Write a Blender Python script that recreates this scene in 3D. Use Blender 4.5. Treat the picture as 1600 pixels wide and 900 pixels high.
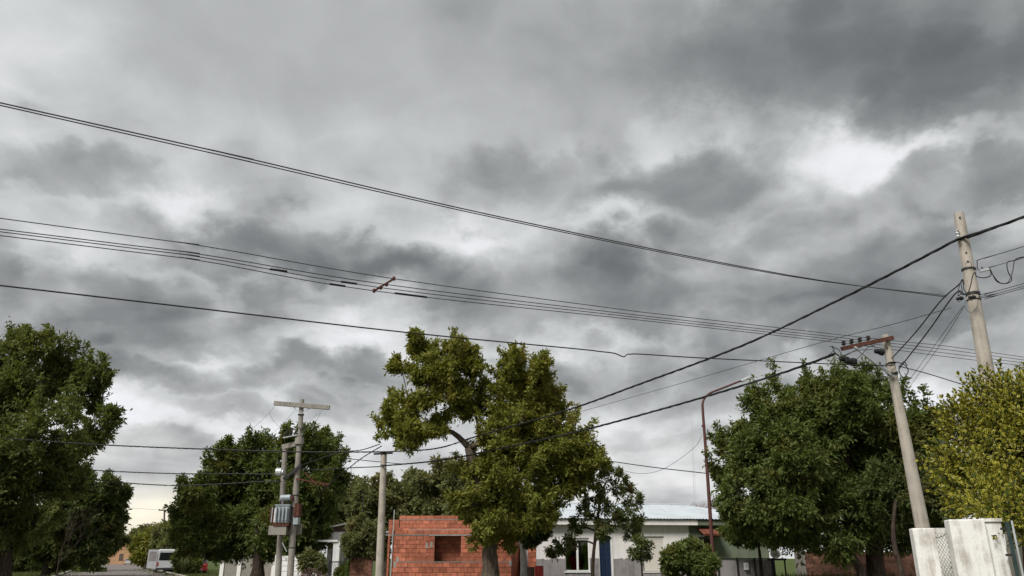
import bpy, bmesh, math, random
import numpy as np
from mathutils import Vector, Matrix

for _o in list(bpy.data.objects):
    bpy.data.objects.remove(_o)
scene = bpy.context.scene
COL = scene.collection
rad = math.radians

# ------------------------------------------------------------------ camera
EYE = 1.6
FPX = 1200.0                       # focal length in pixels of a 1600 wide picture
PITCH = math.atan(422.0 / FPX)     # the horizon lies at row 872 of 900
cam_data = bpy.data.cameras.new('camera')
cam_data.sensor_width = 36.0
cam_data.lens = 36.0 * FPX / 1600.0
cam_data.clip_end = 3000.0
cam = bpy.data.objects.new('camera', cam_data)
COL.objects.link(cam)
cam.location = (0, 0, EYE)
cam.rotation_euler = (math.pi / 2 + PITCH, 0, 0)
scene.camera = cam
CP, SP = math.cos(PITCH), math.sin(PITCH)


def direction(px, py):
    u, v = (px - 800) / FPX, (450 - py) / FPX
    return Vector((u, CP - v * SP, SP + v * CP))


def at(px, py, Y):
    """the point seen at that pixel that stands Y metres in front"""
    d = direction(px, py)
    return Vector((0, 0, EYE)) + d * (Y / d.y)


def azel(px, py):
    d = direction(px, py).normalized()
    return math.atan2(d.x, d.y), math.asin(d.z)


# ------------------------------------------------------------------ sky
SUN_EL, SUN_AZ = rad(48), rad(215)     # behind the camera, a little to its left
world = bpy.data.worlds.new('World')
scene.world = world
world.cycles.sampling_method = 'MANUAL'
world.cycles.sample_map_resolution = 256
world.use_nodes = True


class NG:
    """small helper to write node trees as expressions"""
    def __init__(self, tree):
        self.t = tree
        self.n = tree.nodes
        self.l = tree.links

    def node(self, kind, **kw):
        x = self.n.new(kind)
        for k, v in kw.items():
            setattr(x, k, v)
        return x

    def put(self, sock, v):
        if isinstance(v, bpy.types.NodeSocket):
            self.l.new(v, sock)
        else:
            sock.default_value = v

    def math(self, op, a, b=0.0, c=0.0, clamp=False):
        x = self.node('ShaderNodeMath', operation=op, use_clamp=clamp)
        self.put(x.inputs[0], a)
        self.put(x.inputs[1], b)
        self.put(x.inputs[2], c)
        return x.outputs[0]

    def vmath(self, op, a, b=(0, 0, 0), out=0):
        x = self.node('ShaderNodeVectorMath', operation=op)
        self.put(x.inputs[0], a)
        if op == 'SCALE':
            self.put(x.inputs['Scale'], b)
        else:
            self.put(x.inputs[1], b)
        return x.outputs[out]

    def noise(self, vec, scale, detail=4, rough=.5, dist=0.0, lac=2.0, color=False, dims='3D'):
        x = self.node('ShaderNodeTexNoise', noise_dimensions=dims)
        self.put(x.inputs['Vector'], vec)
        self.put(x.inputs['Scale'], scale)
        self.put(x.inputs['Detail'], detail)
        self.put(x.inputs['Roughness'], rough)
        self.put(x.inputs['Distortion'], dist)
        self.put(x.inputs['Lacunarity'], lac)
        return x.outputs['Color' if color else 'Fac']

    def voronoi(self, vec, scale, feature='F1', out='Distance', rnd=1.0):
        x = self.node('ShaderNodeTexVoronoi', feature=feature)
        self.put(x.inputs['Vector'], vec)
        self.put(x.inputs['Scale'], scale)
        self.put(x.inputs['Randomness'], rnd)
        return x.outputs[out]

    def voronoi2(self, vec, scale):
        x = self.node('ShaderNodeTexVoronoi', feature='SMOOTH_F1', voronoi_dimensions='2D')
        self.put(x.inputs['Vector'], vec)
        self.put(x.inputs['Scale'], scale)
        x.inputs['Smoothness'].default_value = .18
        return x.outputs['Distance']

    def ramp(self, fac, stops, interp='LINEAR'):
        x = self.node('ShaderNodeValToRGB')
        x.color_ramp.interpolation = interp
        e = x.color_ramp.elements
        while len(e) < len(stops):
            e.new(.5)
        for el, (p, c) in zip(e, stops):
            el.position = p
            if isinstance(c, (int, float)):
                c = (c, c, c)
            el.color = (*c, 1)
        self.put(x.inputs[0], fac)
        return x.outputs[0]

    def maprange(self, v, a, b, c=0.0, d=1.0, smooth=True):
        x = self.node('ShaderNodeMapRange', interpolation_type='SMOOTHSTEP' if smooth else 'LINEAR')
        for s, q in zip(x.inputs[:5], (v, a, b, c, d)):
            self.put(s, q)
        return x.outputs[0]

    def mix(self, fac, a, b, mode='MIX'):
        x = self.node('ShaderNodeMix', data_type='RGBA', blend_type=mode)
        for s, q in ((x.inputs[0], fac), (x.inputs[6], a), (x.inputs[7], b)):
            if not isinstance(q, bpy.types.NodeSocket) and not isinstance(q, (int, float)) and len(q) == 3:
                q = (*q, 1)
            self.put(s, q)
        return x.outputs[2]

    def sep(self, v):
        x = self.node('ShaderNodeSeparateXYZ')
        self.put(x.inputs[0], v)
        return x.outputs

    def comb(self, x_, y_, z_=0.0):
        x = self.node('ShaderNodeCombineXYZ')
        for s, q in zip(x.inputs, (x_, y_, z_)):
            self.put(s, q)
        return x.outputs[0]


def build_sky():
    nt = world.node_tree
    nt.nodes.clear()
    g = NG(nt)
    d = g.vmath('NORMALIZE', g.node('ShaderNodeTexCoord').outputs['Generated'])
    dx, dy, dz = g.sep(d)
    zc = g.math('MAXIMUM', dz, 0.0)
    k = g.math('ADD', zc, 0.48)
    P = g.comb(g.math('DIVIDE', dx, k), g.math('DIVIDE', dy, k), 0.0)     # the cloud deck seen from below
    az = g.math('ARCTAN2', dx, dy)
    el = g.math('ARCSINE', dz)

    def mass(px, py, rx, ry, a_, e_, power):
        """how far inside a cloud mass, given by compass bearing and height, this direction lies"""
        a0, e0 = azel(px, py)
        a1, _e = azel(px + rx, py)
        _a, e1 = azel(px, py - ry)
        qx = g.math('DIVIDE', g.math('SUBTRACT', a_, a0), abs(a1 - a0))
        qy = g.math('DIVIDE', g.math('SUBTRACT', e_, e0), abs(e1 - e0))
        r2 = g.math('ADD', g.math('MULTIPLY', qx, qx), g.math('MULTIPLY', qy, qy))
        return g.math('EXPONENT', g.math('MULTIPLY', g.math('POWER', r2, power), -0.7)), qy

    # the deck is warped a little, then read as broad swells with puffs on them
    w1 = g.vmath('SCALE', g.vmath('SUBTRACT', g.noise(g.vmath('ADD', P, SEED_A), 3.2, 5, .6, color=True, dims='2D'), (.5, .5, .5)), .15)
    Q = g.vmath('ADD', g.vmath('ADD', P, w1), SEED_B)
    n_big = g.noise(Q, 2.3, 6, .46, dims='2D')
    n_mid = g.noise(Q, 7.0, 7, .58, dims='2D')
    puff = g.math('ADD', g.math('MULTIPLY', g.voronoi2(Q, 6.0), .62), g.math('MULTIPLY', g.voronoi2(Q, 14.0), .38))
    wx, wy, _ = g.sep(g.vmath('SUBTRACT', g.noise(g.vmath('ADD', P, SEED_C), 5.0, 7, .60, color=True, dims='2D'), (.5, .5, .5)))
    far = g.maprange(el, rad(3), rad(17), .25, 1.0)            # far puffs look small
    wx, wy = g.math('MULTIPLY', wx, far), g.math('MULTIPLY', wy, far)
    pw = g.math('MULTIPLY', g.math('MULTIPLY', g.math('SUBTRACT', puff, .38), .07), far)
    azw = g.math('MULTIPLY_ADD', wx, .16, az)
    elw = g.math('ADD', g.math('MULTIPLY_ADD', wy, .14, el), pw)
    total = None
    for (px, py, rx, ry, amp) in CLOUDS:
        v, qy = mass(px, py, rx, ry, azw, elw, 3.0 if amp > 0 else 1.6)
        if amp > 0:                       # denser towards the flat base, thinner on top
            v = g.math('MULTIPLY', v, g.math('MULTIPLY_ADD', qy, -.22, 1.0))
        v = g.math('MULTIPLY', v, amp)
        total = v if total is None else g.math('ADD', total, v)
    calm, _ = mass(470, 60, 560, 190, az, el, 1.0)      # the smooth veil
    live = g.math('MULTIPLY_ADD', calm, -.72, 1.0)
    rough = g.math('MULTIPLY', g.math('SUBTRACT', n_big, .5), 0.95)
    rough = g.math('MULTIPLY_ADD', g.math('SUBTRACT', n_mid, .5), .42, rough)
    rough = g.math('MULTIPLY_ADD', g.math('SUBTRACT', .40, puff), .42, rough)
    dens = g.math('ADD', g.math('MULTIPLY_ADD', rough, live, .51), total)
    col = g.ramp(g.math('MULTIPLY', dens, .8), [(0.000, (0.3910, 0.3901, 0.4030)), (0.176, (0.3174, 0.3183, 0.3294)), (0.320, (0.2438, 0.2512, 0.2539)), (0.464, (0.1748, 0.1803, 0.1831)), (0.624, (0.1122, 0.1168, 0.1196)), (0.800, (0.0699, 0.0745, 0.0773)), (1.0, (0.0461, 0.0492, 0.0510))])
    # towards the horizon the deck is seen edge on: pale bands
    low = g.maprange(el, rad(12.5), rad(0.0))
    band = g.ramp(g.noise(g.comb(g.math('MULTIPLY', az, 3.4), g.math('MULTIPLY', el, 15.0), 0.0), 1.9, 5, .5, dims='2D'),
                  [(.3, (0.4085, 0.4008, 0.3842)), (.48, (0.3091, 0.3091, 0.3070)), (.7, (0.1822, 0.1855, 0.1910))])
    col = g.mix(g.math('MULTIPLY', low, .7), col, band)
    # the opening low over the end of the street
    glow, _ = mass(205, 815, 120, 36, azw, elw, 1.0)
    col = g.mix(g.math('MULTIPLY', glow, .48), col, (.50, .445, .305))
    # a little clear sky light leaks through the thinnest places
    sky = g.node('ShaderNodeTexSky', sky_type='NISHITA', sun_disc=False)
    sky.sun_elevation = SUN_EL
    sky.sun_rotation = SUN_AZ
    clear = g.vmath('SCALE', sky.outputs[0], 0.06)
    thin = g.maprange(dens, .30, .0, 0.0, .10)
    col = g.mix(thin, col, clear)
    bg = g.node('ShaderNodeBackground')
    g.put(bg.inputs['Color'], col)
    bg.inputs['Strength'].default_value = 1.0
    out = g.node('ShaderNodeOutputWorld')
    nt.links.new(bg.outputs[0], out.inputs['Surface'])


SEED_A, SEED_B, SEED_C = (31.3, 8.2, 0.0), (-21.2, -13.9, 0.0), (-4.9, 21.2, 0.0)
# centre, half width, half height (pixels of the 1600 x 900 photograph, used as bearings), weight
CLOUDS = [
    (1400, 20, 400, 170, .35), (1540, 110, 260, 110, .20), (1120, 60, 150, 110, .10),
    (1080, 285, 140, 66, .30), (830, 300, 140, 60, .20), (1460, 290, 180, 50, .20),
    (110, 245, 160, 44, .18), (450, 378, 190, 60, .32), (610, 395, 80, 40, .10),
    (200, 470, 330, 55, .24), (820, 440, 260, 70, .22), (1130, 430, 260, 80, .22), (1480, 420, 200, 90, .20),
    (700, 590, 260, 34, .16), (1020, 590, 260, 60, .26), (290, 575, 150, 30, .20), (80, 540, 200, 40, .16), (1330, 500, 200, 40, .16),
    (480, 640, 200, 18, .12), (250, 690, 260, 14, .12), (960, 690, 160, 16, .12), (690, 445, 60, 30, .10),
    (40, 60, 140, 120, -.10), (560, 60, 400, 130, .06),
    (1290, 255, 120, 45, -.26), (1480, 225, 140, 20, -.22), (1060, 190, 90, 40, -.12),
    (270, 310, 150, 32, -.24), (520, 525, 130, 28, -.26), (640, 470, 50, 26, -.14), (720, 365, 70, 26, -.14),
    (1430, 610, 80, 34, -.30), (1250, 575, 60, 22, -.24), (160, 640, 160, 26, -.24), (950, 360, 60, 26, -.12),
    (960, 760, 160, 24, -.06), (350, 665, 160, 16, -.14), (1560, 340, 80, 36, -.14), (330, 545, 60, 24, -.12),
]
build_sky()

# ------------------------------------------------------------------ sun, exposure
sun_data = bpy.data.lights.new('sun', 'SUN')
sun_data.energy = 1.5
sun_data.angle = rad(20)
sun_data.color = (1.0, .97, .92)
sun = bpy.data.objects.new('sun', sun_data)
COL.objects.link(sun)
_sd = Vector((math.sin(SUN_AZ) * math.cos(SUN_EL), math.cos(SUN_AZ) * math.cos(SUN_EL), math.sin(SUN_EL)))
sun.rotation_euler = (-_sd).to_track_quat('-Z', 'Y').to_euler()
sun.location = (0, -20, 40)
vs = scene.view_settings
vs.view_transform = 'Standard'
vs.look = 'None'
vs.exposure = 1.40
vs.gamma = 1.0
vs.use_curve_mapping = False
scene.render.engine = 'CYCLES'
scene.cycles.max_bounces = 6
scene.cycles.transparent_max_bounces = 8
scene.cycles.use_denoising = True
scene.cycles.use_adaptive_sampling = True
scene.cycles.adaptive_threshold = 0.012

# ------------------------------------------------------------------ helpers
def V(*a):
    return Vector(a)


class MB:
    """collects boxes, tubes and sheets given in world space; build() links them as ONE mesh object"""
    def __init__(self, xf=None):
        self.v, self.f, self.xf = [], [], xf

    def pts(self, ps):
        i = len(self.v)
        for p in ps:
            p = Vector(p)
            self.v.append(self.xf @ p if self.xf else p)
        return i

    def face(self, *ps):
        i = self.pts(ps)
        self.f.append(tuple(range(i, i + len(ps))))
        return self

    def box(self, x0, x1, y0, y1, z0, z1):
        i = self.pts([(x0, y0, z0), (x1, y0, z0), (x1, y1, z0), (x0, y1, z0),
                      (x0, y0, z1), (x1, y0, z1), (x1, y1, z1), (x0, y1, z1)])
        for q in ((0, 3, 2, 1), (4, 5, 6, 7), (0, 1, 5, 4), (1, 2, 6, 5), (2, 3, 7, 6), (3, 0, 4, 7)):
            self.f.append(tuple(i + k for k in q))
        return self

    def prism(self, poly, y0, y1):
        """poly: (x, z) outline, counter clockwise seen from -y, extruded from y0 to y1"""
        n = len(poly)
        i = self.pts([(x, y0, z) for x, z in poly] + [(x, y1, z) for x, z in poly])
        self.f.append(tuple(range(i, i + n)))
        self.f.append(tuple(range(i + 2 * n - 1, i + n - 1, -1)))
        for k in range(n):
            j = (k + 1) % n
            self.f.append((i + j, i + k, i + n + k, i + n + j))
        return self

    def bar(self, a, b, w, h, up=(0, 0, 1)):
        a, b = Vector(a), Vector(b)
        d = (b - a).normalized()
        s = d.cross(Vector(up))
        if s.length < 1e-4:
            s = d.cross(Vector((1, 0, 0)))
        s.normalize()
        u = s.cross(d)
        c = []
        for p in (a, b):
            for q, r in ((-1, -1), (1, -1), (1, 1), (-1, 1)):
                c.append(p + s * (q * w / 2) + u * (r * h / 2))
        i = self.pts(c)
        for q in ((3, 2, 1, 0), (4, 5, 6, 7), (0, 1, 5, 4), (1, 2, 6, 5), (2, 3, 7, 6), (3, 0, 4, 7)):
            self.f.append(tuple(i + k for k in q))
        return self

    def tube(self, path, radii, n=8, cap=True, rnd=None, wob=0.0):
        path = [Vector(p) for p in path]
        if isinstance(radii, (int, float)):
            radii = [radii] * len(path)
        ref = None
        rings = []
        for k, p in enumerate(path):
            d = path[min(k + 1, len(path) - 1)] - path[max(k - 1, 0)]
            d = d.normalized() if d.length > 1e-9 else Vector((0, 0, 1))
            if ref is None:
                ref = d.cross(Vector((0.31, 0.17, 0.93)))
                if ref.length < .1:
                    ref = d.cross(Vector((1, 0, 0)))
            ref = (ref - d * ref.dot(d)).normalized()
            b = d.cross(ref)
            ring = []
            for j in range(n):
                a = 2 * math.pi * j / n
                r = radii[k] * (1 + (rnd.uniform(-wob, wob) if rnd else 0))
                ring.append(p + (ref * math.cos(a) + b * math.sin(a)) * r)
            rings.append(self.pts(ring))
        for a, b in zip(rings, rings[1:]):
            for j in range(n):
                q = (j + 1) % n
                self.f.append((a + j, a + q, b + q, b + j))
        if cap:
            self.f.append(tuple(rings[0] + j for j in range(n - 1, -1, -1)))
            self.f.append(tuple(rings[-1] + j for j in range(n)))
        return self

    def lathe(self, origin, axis, prof, n=12):
        """prof: (distance along the axis, radius)"""
        axis = Vector(axis).normalized()
        o = Vector(origin)
        return self.tube([o + axis * (t + 1e-5 * k) for k, (t, r) in enumerate(prof)], [max(r, 1e-4) for t, r in prof], n)

    def build(self, name, m, parent=None, smooth=False, bevel=0.0):
        off = world_loc(parent)
        me = bpy.data.meshes.new(name)
        me.from_pydata([v - off for v in self.v], [], self.f)
        if smooth:
            me.polygons.foreach_set('use_smooth', [True] * len(me.polygons))
        me.materials.append(m)
        o = bpy.data.objects.new(name, me)
        COL.objects.link(o)
        o.parent = parent
        if bevel:
            md = o.modifiers.new('bevel', 'BEVEL')
            md.width = bevel
            md.segments = 2
            md.limit_method = 'ANGLE'
        return o


def world_loc(p):
    off = Vector((0, 0, 0))
    while p is not None:
        off = off + p.location
        p = p.parent
    return off


def tag(o, label=None, cat=None, group=None, kind=None):
    for k, v in (('label', label), ('category', cat), ('group', group), ('kind', kind)):
        if v:
            o[k] = v
    return o


def thing(name, label, cat, loc=(0, 0, 0), group=None):
    o = bpy.data.objects.new(name, None)
    o.empty_display_size = .2
    COL.objects.link(o)
    o.location = loc
    return tag(o, label, cat, group, 'thing')


def mesh_np(name, verts, faces, m, parent=None):
    """verts (N,3) in world space, faces (M,k) of one size"""
    verts = np.asarray(verts, np.float32) - np.array(world_loc(parent), np.float32)
    faces = np.asarray(faces, np.int32)
    me = bpy.data.meshes.new(name)
    me.vertices.add(len(verts))
    me.vertices.foreach_set('co', verts.ravel())
    k = faces.shape[1]
    me.loops.add(faces.size)
    me.loops.foreach_set('vertex_index', faces.ravel())
    me.polygons.add(len(faces))
    me.polygons.foreach_set('loop_start', np.arange(0, faces.size, k, dtype=np.int32))
    me.update(calc_edges=True)
    me.materials.append(m)
    o = bpy.data.objects.new(name, me)
    COL.objects.link(o)
    o.parent = parent
    return o


def frame(px, Y, turn):
    """a house frame: origin on the ground below that bearing, x along the front, y into the house"""
    p = at(px, 872, Y)
    return Matrix.Translation((p.x, p.y, 0)) @ Matrix.Rotation(turn, 4, 'Z')


# ------------------------------------------------------------------ materials
def material(name, build, rough=.8, spec=.3, metal=0.0):
    m = bpy.data.materials.new(name)
    m.use_nodes = True
    g = NG(m.node_tree)
    b = g.n['Principled BSDF']
    b.inputs['Roughness'].default_value = rough
    b.inputs['Specular IOR Level'].default_value = spec
    b.inputs['Metallic'].default_value = metal
    build(g, b)
    return m


def bump(g, b, height, strength=.4, dist=.02):
    x = g.node('ShaderNodeBump')
    x.inputs['Strength'].default_value = strength
    x.inputs['Distance'].default_value = dist
    g.put(x.inputs['Height'], height)
    g.l.new(x.outputs[0], b.inputs['Normal'])


def pos(g):
    return g.node('ShaderNodeNewGeometry').outputs['Position']


def plain(name, col, rough=.7, spec=.3, var=.18, scale=6.0, bmp=.15, metal=0.0, objrand=0.0):
    def f(g, b):
        p = pos(g)
        n = g.noise(p, scale, 6, .6)
        lo = tuple(c * (1 - var) for c in col)
        hi = tuple(min(1, c * (1 + var)) for c in col)
        c = g.ramp(n, [(.3, lo), (.7, hi)])
        if objrand:
            r = g.node('ShaderNodeObjectInfo').outputs['Random']
            k = g.maprange(r, 0, 1, 1 - objrand, 1 + objrand, smooth=False)
            c = g.vmath('SCALE', c, k)
        g.put(b.inputs['Base Color'], c)
        if bmp:
            bump(g, b, g.noise(p, scale * 7, 4, .6), bmp, .01)
    return material(name, f, rough, spec, metal)


def streaked(name, col, dirt, amount=.5, rough=.85, scale=1.0, spec=.25):
    """plaster or concrete with rain streaks and blotches of dirt"""
    def f(g, b):
        p = pos(g)
        x, y, z = g.sep(p)
        st = g.noise(g.comb(g.math('MULTIPLY', x, 9 * scale), g.math('MULTIPLY', y, 9 * scale), g.math('MULTIPLY', z, .7 * scale)), 1.0, 5, .6)
        bl = g.noise(p, 2.2 * scale, 7, .62)
        fine = g.noise(p, 45, 4, .7)
        k = g.math('MULTIPLY', g.maprange(g.math('ADD', g.math('MULTIPLY', st, .5), g.math('MULTIPLY', bl, .6)), .48, .72), amount)
        c = g.mix(k, col, dirt)
        c = g.mix(g.maprange(fine, .35, .75, 0, .22), c, tuple(q * .6 for q in col))
        g.put(b.inputs['Base Color'], c)
        bump(g, b, g.math('ADD', fine, g.math('MULTIPLY', bl, .6)), .35, .012)
    return material(name, f, rough, spec)


def leaf_mat(name, cols, patch=None, patch_scale=.9, trans=.3, rough=.6, edge=None):
    """leaf blades: each blade takes its own green; some boughs turn (patch)"""
    m = bpy.data.materials.new(name)
    m.use_nodes = True
    g = NG(m.node_tree)
    b = g.n['Principled BSDF']
    out = g.n['Material Output']
    geo = g.node('ShaderNodeNewGeometry')
    r = g.math('FRACT', g.math('ADD', geo.outputs['Random Per Island'], g.node('ShaderNodeObjectInfo').outputs['Random']))
    n = len(cols)
    c = g.ramp(r, [(i / max(1, n - 1), q) for i, q in enumerate(cols)])
    if patch:
        k = g.maprange(g.noise(geo.outputs['Position'], patch_scale, 3, .6), .52, .68, 0, .75)
        c = g.mix(k, c, patch)
    if edge:
        uv = g.sep(g.node('ShaderNodeUVMap').outputs[0])
        w = g.math('ADD', g.math('ABSOLUTE', g.math('SUBTRACT', uv[0], .5)), g.math('MULTIPLY', g.noise(geo.outputs['Position'], 40, 2, .5), .22))
        k = g.math('MULTIPLY', g.maprange(w, .22, .34), g.maprange(r, .12, .3, .15, 1.0))
        c = g.mix(k, c, edge)
    g.put(b.inputs['Base Color'], c)
    b.inputs['Roughness'].default_value = rough
    b.inputs['Specular IOR Level'].default_value = .22
    t = g.node('ShaderNodeBsdfTranslucent')
    g.put(t.inputs[0], g.mix(1.0, c, (1.0, 1.0, .55), 'MULTIPLY'))
    x = g.node('ShaderNodeMixShader')
    x.inputs[0].default_value = trans
    g.l.new(b.outputs[0], x.inputs[1])
    g.l.new(t.outputs[0], x.inputs[2])
    g.l.new(x.outputs[0], out.inputs['Surface'])
    return m


def glass_mat(name, col=(.012, .014, .016), rough=.08):
    def f(g, b):
        g.put(b.inputs['Base Color'], (*col, 1))
    return material(name, f, rough, .6)


M = {}
M['concrete_pole'] = streaked('pole concrete', (.43, .385, .33), (.24, .205, .17), .75, scale=1.4)
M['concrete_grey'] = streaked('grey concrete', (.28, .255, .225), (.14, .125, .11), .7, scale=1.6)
M['white_render'] = streaked('white render', (.78, .76, .725), (.34, .30, .25), .85, scale=1.7)
M['white_paint'] = streaked('white painted wall', (.80, .765, .74), (.58, .54, .51), .5, scale=.6)
M['bright_white'] = streaked('bright white wall', (.80, .79, .78), (.55, .53, .50), .4, scale=.8)
M['grey_render'] = streaked('grey cement render', (.30, .275, .275), (.17, .155, .155), .8, scale=1.2)
M['green_paint'] = streaked('sage green wall', (.155, .185, .125), (.09, .11, .075), .5, scale=.7)
M['brick'] = plain('hollow clay brick', (.40, .135, .080), .85, .2, .30, 5.0, .5, objrand=.24)
M['brick_old'] = plain('old red brick', (.20, .095, .065), .9, .2, .35, 5.0, .5, objrand=.35)
M['mortar'] = plain('mortar', (.30, .27, .245), .95, .15, .25, 8.0, .5)
M['brick_mortar'] = plain('reddish mortar', (.20, .090, .060), .95, .15, .25, 8.0, .4)
M['black_rubber'] = plain('black cable jacket', (.012, .012, .013), .5, .4, .2, 20, 0)
M['wire_grey'] = plain('weathered conductor', (.035, .036, .038), .5, .4, .2, 20, 0)
M['rust'] = plain('rusty steel', (.095, .036, .024), .85, .25, .45, 14, .4)
M['lamp_red'] = plain('red oxide painted steel', (.085, .030, .025), .6, .35, .3, 9, .2)
M['galvanised'] = plain('galvanised steel', (.46, .48, .49), .45, .5, .18, 10, .1, metal=.3)
M['roof_metal'] = plain('zinc roof sheet', (.50, .54, .57), .42, .5, .14, 1.2, .05, metal=.15, objrand=.05)
M['transformer'] = plain('pale blue grey enamel', (.31, .35, .365), .5, .4, .2, 4, .1)
M['dark_metal'] = plain('dark painted metal', (.022, .022, .023), .5, .4, .3, 12, .1)
M['green_metal'] = plain('dark green painted steel', (.020, .040, .036), .5, .4, .3, 12, .1)
M['porcelain'] = plain('dark glazed insulator', (.030, .022, .018), .25, .6, .2, 20, 0)
M['bark'] = None
M['glass'] = glass_mat('dark window glass')
M['frame_white'] = plain('white window frame', (.72, .71, .69), .5, .4, .08, 5, .05)
M['curtain_green'] = plain('lime green curtain', (.34, .48, .055), .9, .1, .25, 9, .2)
M['curtain_blue'] = plain('faded blue strip', (.012, .026, .065), .6, .3, .5, 7, .1, objrand=.5)
M['shutter'] = plain('cream shutter slat', (.66, .62, .555), .6, .3, .06, 6, .05)
M['red_plastic'] = plain('red plastic', (.42, .018, .014), .4, .5, .15, 6, .05)
M['red_cloth'] = plain('red cushion', (.50, .025, .042), .9, .1, .2, 6, .1)
M['tile_red'] = plain('terracotta tile', (.15, .050, .032), .8, .25, .3, 9, .3, objrand=.25)
M['car_white'] = plain('white car paint', (.46, .47, .48), .3, .5, .05, 2, 0)
M['car_red'] = plain('red car paint', (.36, .015, .018), .28, .6, .08, 2, 0)
M['tyre'] = plain('tyre', (.015, .015, .015), .9, .2, .2, 10, .1)
M['rim'] = plain('wheel rim', (.30, .30, .31), .4, .5, .1, 8, 0, metal=.5)
M['tail_red'] = plain('tail lamp', (.35, .012, .010), .25, .6, .1, 8, 0)
M['plate'] = plain('number plate', (.55, .55, .52), .5, .4, .05, 8, 0)
M['brown_board'] = plain('brown gable board', (.115, .075, .058), .8, .2, .2, 5, .2)
M['tan_wall'] = streaked('tan plastered wall', (.42, .25, .14), (.24, .14, .085), .6, scale=.35)
M['dry_stems'] = plain('dry stems', (.30, .20, .165), .95, .1, .35, 12, .2)
M['plume'] = plain('dry plume', (.52, .42, .29), .95, .1, .2, 12, .1)
M['wood_dark'] = plain('weathered wood', (.095, .075, .06), .9, .2, .3, 9, .3)


def bark_mat(name, col, dark):
    def f(g, b):
        p = pos(g)
        x, y, z = g.sep(p)
        q = g.comb(g.math('MULTIPLY', x, 14), g.math('MULTIPLY', y, 14), g.math('MULTIPLY', z, 3.2))
        n = g.noise(q, 1.0, 6, .65, dist=.6)
        g.put(b.inputs['Base Color'], g.ramp(n, [(.34, dark), (.62, col)]))
        bump(g, b, n, .9, .05)
    return material(name, f, .95, .15)


M['bark'] = bark_mat('grey brown bark', (.135, .105, .080), (.030, .022, .017))
M['bark_dark'] = bark_mat('dark bark', (.075, .055, .042), (.018, .013, .010))
M['bark_pale'] = bark_mat('whitewashed bark', (.40, .38, .35), (.20, .18, .16))
M['bark_red'] = bark_mat('bare reddish twigs', (.21, .135, .105), (.10, .06, .045))


def asphalt(g, b):
    p = pos(g)
    n = g.noise(p, .35, 6, .6)
    f = g.noise(p, 60, 3, .7)
    c = g.ramp(g.math('ADD', g.math('MULTIPLY', n, .7), g.math('MULTIPLY', f, .3)), [(.35, (.12, .105, .095)), (.65, (.20, .175, .158))])
    g.put(b.inputs['Base Color'], c)
    bump(g, b, f, .4, .01)


def turf(g, b):
    p = pos(g)
    n = g.noise(p, .25, 7, .62)
    f = g.noise(p, 9, 4, .7)
    c = g.ramp(g.math('ADD', g.math('MULTIPLY', n, .6), g.math('MULTIPLY', f, .4)),
               [(.36, (.030, .050, .012)), (.5, (.060, .085, .022)), (.62, (.095, .10, .035)), (.72, (.13, .10, .06))])
    g.put(b.inputs['Base Color'], c)
    bump(g, b, f, .8, .06)


M['asphalt'] = material('worn asphalt', asphalt, .9, .2)
M['turf'] = material('verge turf', turf, .95, .1)
M['kerb'] = streaked('kerb concrete', (.40, .37, .33), (.22, .2, .17), .6, scale=1.0)
M['dirt'] = plain('trodden dirt', (.16, .12, .085), .95, .1, .3, 1.2, .4)

# leaves: the base colour of the blades, not of the lit crown
M['leaf_olive'] = leaf_mat('olive leaves', [(.128, .145, .026), (.195, .208, .038), (.255, .250, .052), (.152, .168, .032)], (.285, .250, .062), .7, .44)
M['leaf_deep'] = leaf_mat('deep green leaves', [(0.0619, 0.0953, 0.0258), (0.1056, 0.1442, 0.0361), (0.1571, 0.1868, 0.0515), (0.0825, 0.1159, 0.0309)], (0.1932, 0.1803, 0.0515), .6, .44)
M['leaf_left'] = leaf_mat('street tree leaves', [(0.0644, 0.0927, 0.0258), (0.1159, 0.1442, 0.0386), (0.1674, 0.1868, 0.0540), (0.0850, 0.1134, 0.0322)], (0.1932, 0.1932, 0.0580), .35, .44)
M['leaf_dark'] = leaf_mat('dark leaves', [(0.0463, 0.0696, 0.0218), (0.0773, 0.1056, 0.0309), (0.1134, 0.1365, 0.0412), (0.0619, 0.0902, 0.0270)], (0.1417, 0.1224, 0.0463), .5, .44)
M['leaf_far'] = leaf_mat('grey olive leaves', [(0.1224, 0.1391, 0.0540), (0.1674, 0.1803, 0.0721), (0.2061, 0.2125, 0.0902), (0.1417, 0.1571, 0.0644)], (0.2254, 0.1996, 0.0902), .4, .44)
M['leaf_young'] = leaf_mat('young tree leaves', [(0.0644, 0.0927, 0.0309), (0.1095, 0.1352, 0.0438), (0.1481, 0.1674, 0.0540), (0.0850, 0.1134, 0.0361)], (0.1932, 0.1095, 0.0644), 1.4, .44)
M['leaf_gold'] = leaf_mat('golden privet leaves', [(.022, .045, .008), (.040, .070, .010), (.060, .090, .014), (.10, .12, .016), (.030, .055, .010)], None, 1, .28, .34, edge=(.42, .37, .050))
M['grass_blade'] = leaf_mat('grass blades', [(.040, .070, .014), (.080, .105, .028), (.120, .120, .045), (.06, .09, .02)], (.16, .13, .06), .5, .25)

# ------------------------------------------------------------------ the streets
AX = math.atan2(170 - 800, 1271)                       # bearing of the street
SD = Vector((math.sin(AX), math.cos(AX), 0))           # along the street
SR = Vector((math.cos(AX), -math.sin(AX), 0))          # to its right
S0 = Vector((1.2, 0, 0))                               # a point of its axis


def st(along, right, z=0.0):
    return S0 + SD * along + SR * right + Vector((0, 0, z))


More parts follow.
